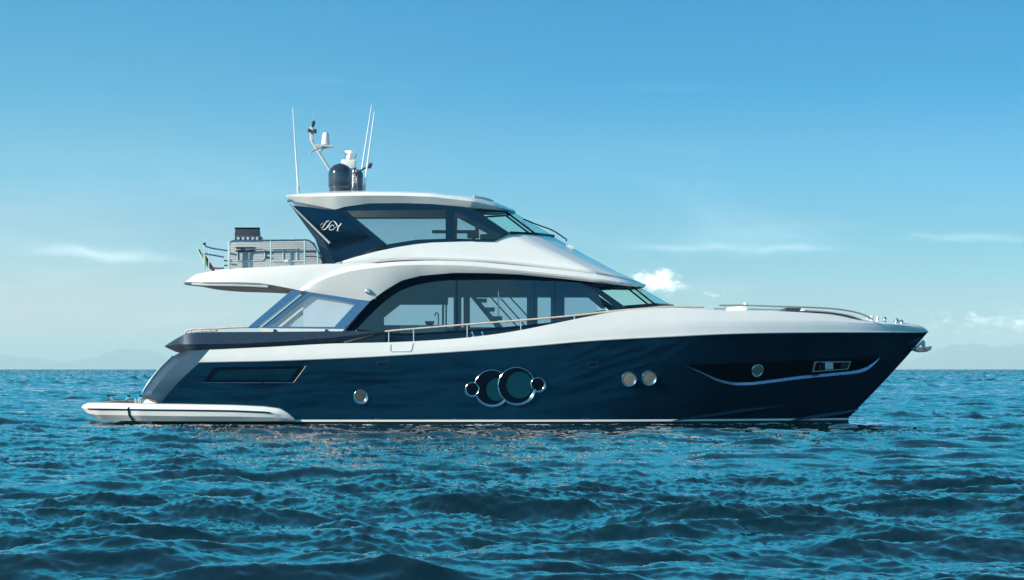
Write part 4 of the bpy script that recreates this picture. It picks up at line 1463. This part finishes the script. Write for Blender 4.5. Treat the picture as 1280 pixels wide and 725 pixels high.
hd.lathe([(.0001, .06), (.055, .03), (.055, -.07), (.0001, -.08)], P(393.6, 163.4, .2), (0, 0, 1), 12)
hd.lathe([(.0001, .06), (.05, .03), (.05, -.05), (.0001, -.06)], P(386.6, 163, .2), (0, 0, 1), 12)
hd.tube([P(386, 163.4, .2), P(394.4, 163.4, .2)], .02)
hd.build('navigation_light', M['dgrey'], mast)
MB().tube([P(392.4, 154, .1), P(392.2, 139, .1)], .007, 5).build('wind_aerial', M['lgrey'], mast)
# satellite domes
def dome(px, py, r, b):
    c = P(px, py, b)
    prof = [(.86 * r, 0), (.97 * r, .03)] + [(r, .10)] + [(r * 1.0, .42)] + [(r * math.cos(a), .42 + (r * .92) * math.sin(a)) for a in np.linspace(.12, math.pi / 2 - .02, 12)] + [(.0001, .42 + r * .92)]
    o = MB().lathe(prof, c, (0, 0, 1), 36).build('satellite_dome', M['dome'], yacht, 60)
    MB().lathe([(r * .9, -.08), (r * .9, .01), (.0001, .01)], c, (0, 0, 1), 24).build('foot', M['dgrey'], o)
    return o
dome(425.4, 236.4, .35, .9)
dome(445.6, 237.2, .20, -.8)
# radar
rd = MB()
for x, b in ((441, .35), (446.4, .35), (441, -.25), (446.4, -.25)):
    rd.tube([P(x, 239, b), P(443.6 + (x - 443.6) * .6, 211, b * .5)], .028)
for y in (218, 225, 232):
    rd.tube([P(441, y, .3), P(446.2, y, .3)], .02)
    rd.tube([P(441, y, .3), P(446.2, y + 5, .3)], .016)
rdo = rd.build('radar_stand', M['lgrey'], yacht)
sc_ = MB()
sc_.prism(W([(426.4, 199.6, .28), (428.5, 199, .28), (443, 199.6, .28), (444, 201, .28), (443.6, 209, .28), (440, 211, .28), (434, 208.4, .28), (427, 206.6, .28)]), (0, .55, 0))
sc_.build('radar_box', M['wplast'], rdo, bevel=.03)
MB().tube([P(438, 212.6, .05), P(438, 209, .05)], .16, 14).build('radar_base', M['dgrey'], rdo)
MB().tube([P(436.4, 199.4, .05), P(436, 194, .05)], .075, 12).build('radar_pivot', M['wplast'], rdo)
c0 = P(437.4, 193.4, 0)
ra = MB()
dv = np.array((.165, -.62, -.06))
dz = np.array((.0, 0, .075))
prp = np.array((.05, .012, 0))
for s_ in (0,):
    A_, B_ = c0 - dv * .62, c0 + dv * .62
    ra.tube([A_, A_ * .95 + B_ * .05, B_ * .95 + A_ * .05, B_], .085, 12)
ra.tube([c0 + (-.14, .1, .05), c0 + (.0, 0, .05), c0 + (.15, -.1, -.05)], .085, 12)
ra.build('radar_scanner', M['wplast'], rdo, bevel=0)
hn = MB()
hn.tube([P(441, 216.6, .3), P(448, 214.4, .3), P(461, 207.6, .3)], .025)
hn.tube([P(458, 210.6, .3), P(460.6, 207.6, .3), P(465, 204.4, .3)], .05, 8)
hn.tube([P(462, 208.6, .3), P(464, 209.8, .3)], .04, 8)
hn.tube([P(444, 218, .3), P(449, 214, .3)], .05, 8)
hn.build('horn', M['dgrey'], yacht)
MB().tube([P(429, 242, .9), P(440, 238.6, .6), P(444, 234, .4)], .018).build('cable', M['lgrey'], yacht)
# whip aerials
for a, b_3, bb in (((373, 240, 1.3), (366, 134.5, 1.3), 1), ((448.6, 236, -1.2), (464.6, 131, -1.2), 1), ((455, 237.6, .8), (468, 140, .8), 1)):
    o = MB().tube([P(*a), P(a[0] * .5 + b_3[0] * .5, a[1] * .5 + b_3[1] * .5, a[2]), P(*b_3)], .030, 8, .012).build('whip_aerial', M['wplast'], yacht)
    MB().tube([P(*a) + (0, 0, -.03), P(a[0] * .93 + b_3[0] * .07, a[1] * .93 + b_3[1] * .07, a[2])], .045, 8).build('mount', M['lgrey'], o)

settle(yacht, (0, 0, 0))

# ------------------------------------------------------------------ things carried by the yacht
# barbecue on the cabinet
bq = thing('barbecue', 'dark barbecue with raised lid and a row of knobs on the grey upper deck cabinet', 'barbecue')
MB().prism(W([(293, 301.8, 2.1), (327, 301.8, 2.1), (326.6, 295.4, 2.1), (293.4, 295.4, 2.1)]), (0, .6, 0)).build('body', M['slate'], bq, bevel=.02)
ld = MB().prism(W([(293, 295.2, 1.95), (294, 285.6, 1.75), (324.6, 285.6, 1.75), (325.6, 295.2, 1.95)]), (0, .06, 0)).build('lid', M['dgrey'], bq, bevel=.012)
MB().tube([P(293.6, 285.6, 1.74), P(325, 285.6, 1.74)], .03).build('handle', M['black'], ld)
for x in (298, 304, 310, 316, 321.5):
    MB().lathe([(.0001, .04), (.04, .035), (.045, 0)], P(x, 298, 2.1), (0, -1, 0), 12).build('knob', M['lgrey'], bq)
settle(bq, tuple(P(310, 302, 1.8)))

# flag on the aft rail
fg = MB()
nf = 14
base = [P(247.5 + 11 * k, 311.5 + 22 * k, 2.2) for k in np.linspace(0, 1, nf)]
rows = []
for i in range(10):
    u = i / 9
    row = []
    for k in range(nf):
        s = k / (nf - 1)
        wdt = .26 + .24 * s
        q = base[k] + np.array((wdt * u * .75, .07 * math.sin(u * 9 + s * 3), -.30 * u * (0.5 + .5 * s) + .02 * math.sin(u * 7)))
        row.append(q)
    rows.append(row)
for i in range(9):
    fg.cur = 0 if i < 4 else (1 if i < 6 else 2)
    fg.loft(rows[i:i + 2])
flag = fg.build('flag', [M['green'], M['wcloth'], M['red']], None, 80)
flag['label'] = 'small limp green, white and red flag at the stern end of the upper deck'
flag['category'] = 'flag'
st_ = MB().tube([P(246.4, 310, 2.2), P(259, 337.5, 2.2)], .014, 6).build('flagstaff', M['wplast'], flag)

# anchor at the stem
an = thing('anchor', 'grey steel plough anchor hanging at the bow just below the deck edge', 'anchor')
mb = MB()
mb.prism(W([(1139, 435.0, .22), (1146, 433.6, .22), (1156, 434.4, .22), (1165.5, 432.4, .22), (1164, 437, .22), (1158, 440.2, .22), (1150, 440.4, .22), (1143, 438.4, .22)]), (0, .44, 0))
mb.build('fluke', M['anchor'], an, bevel=.03)
mb = MB()
mb.prism(W([(1143, 435, .06), (1154, 424.6, .06), (1156.4, 427, .06), (1157, 434, .06), (1153, 434, .06), (1152, 430.4, .06), (1147, 435, .06)]), (0, .12, 0))
mb.build('shank', M['lgrey'], an, bevel=.01)
settle(an, tuple(P(1152, 440, 0)))
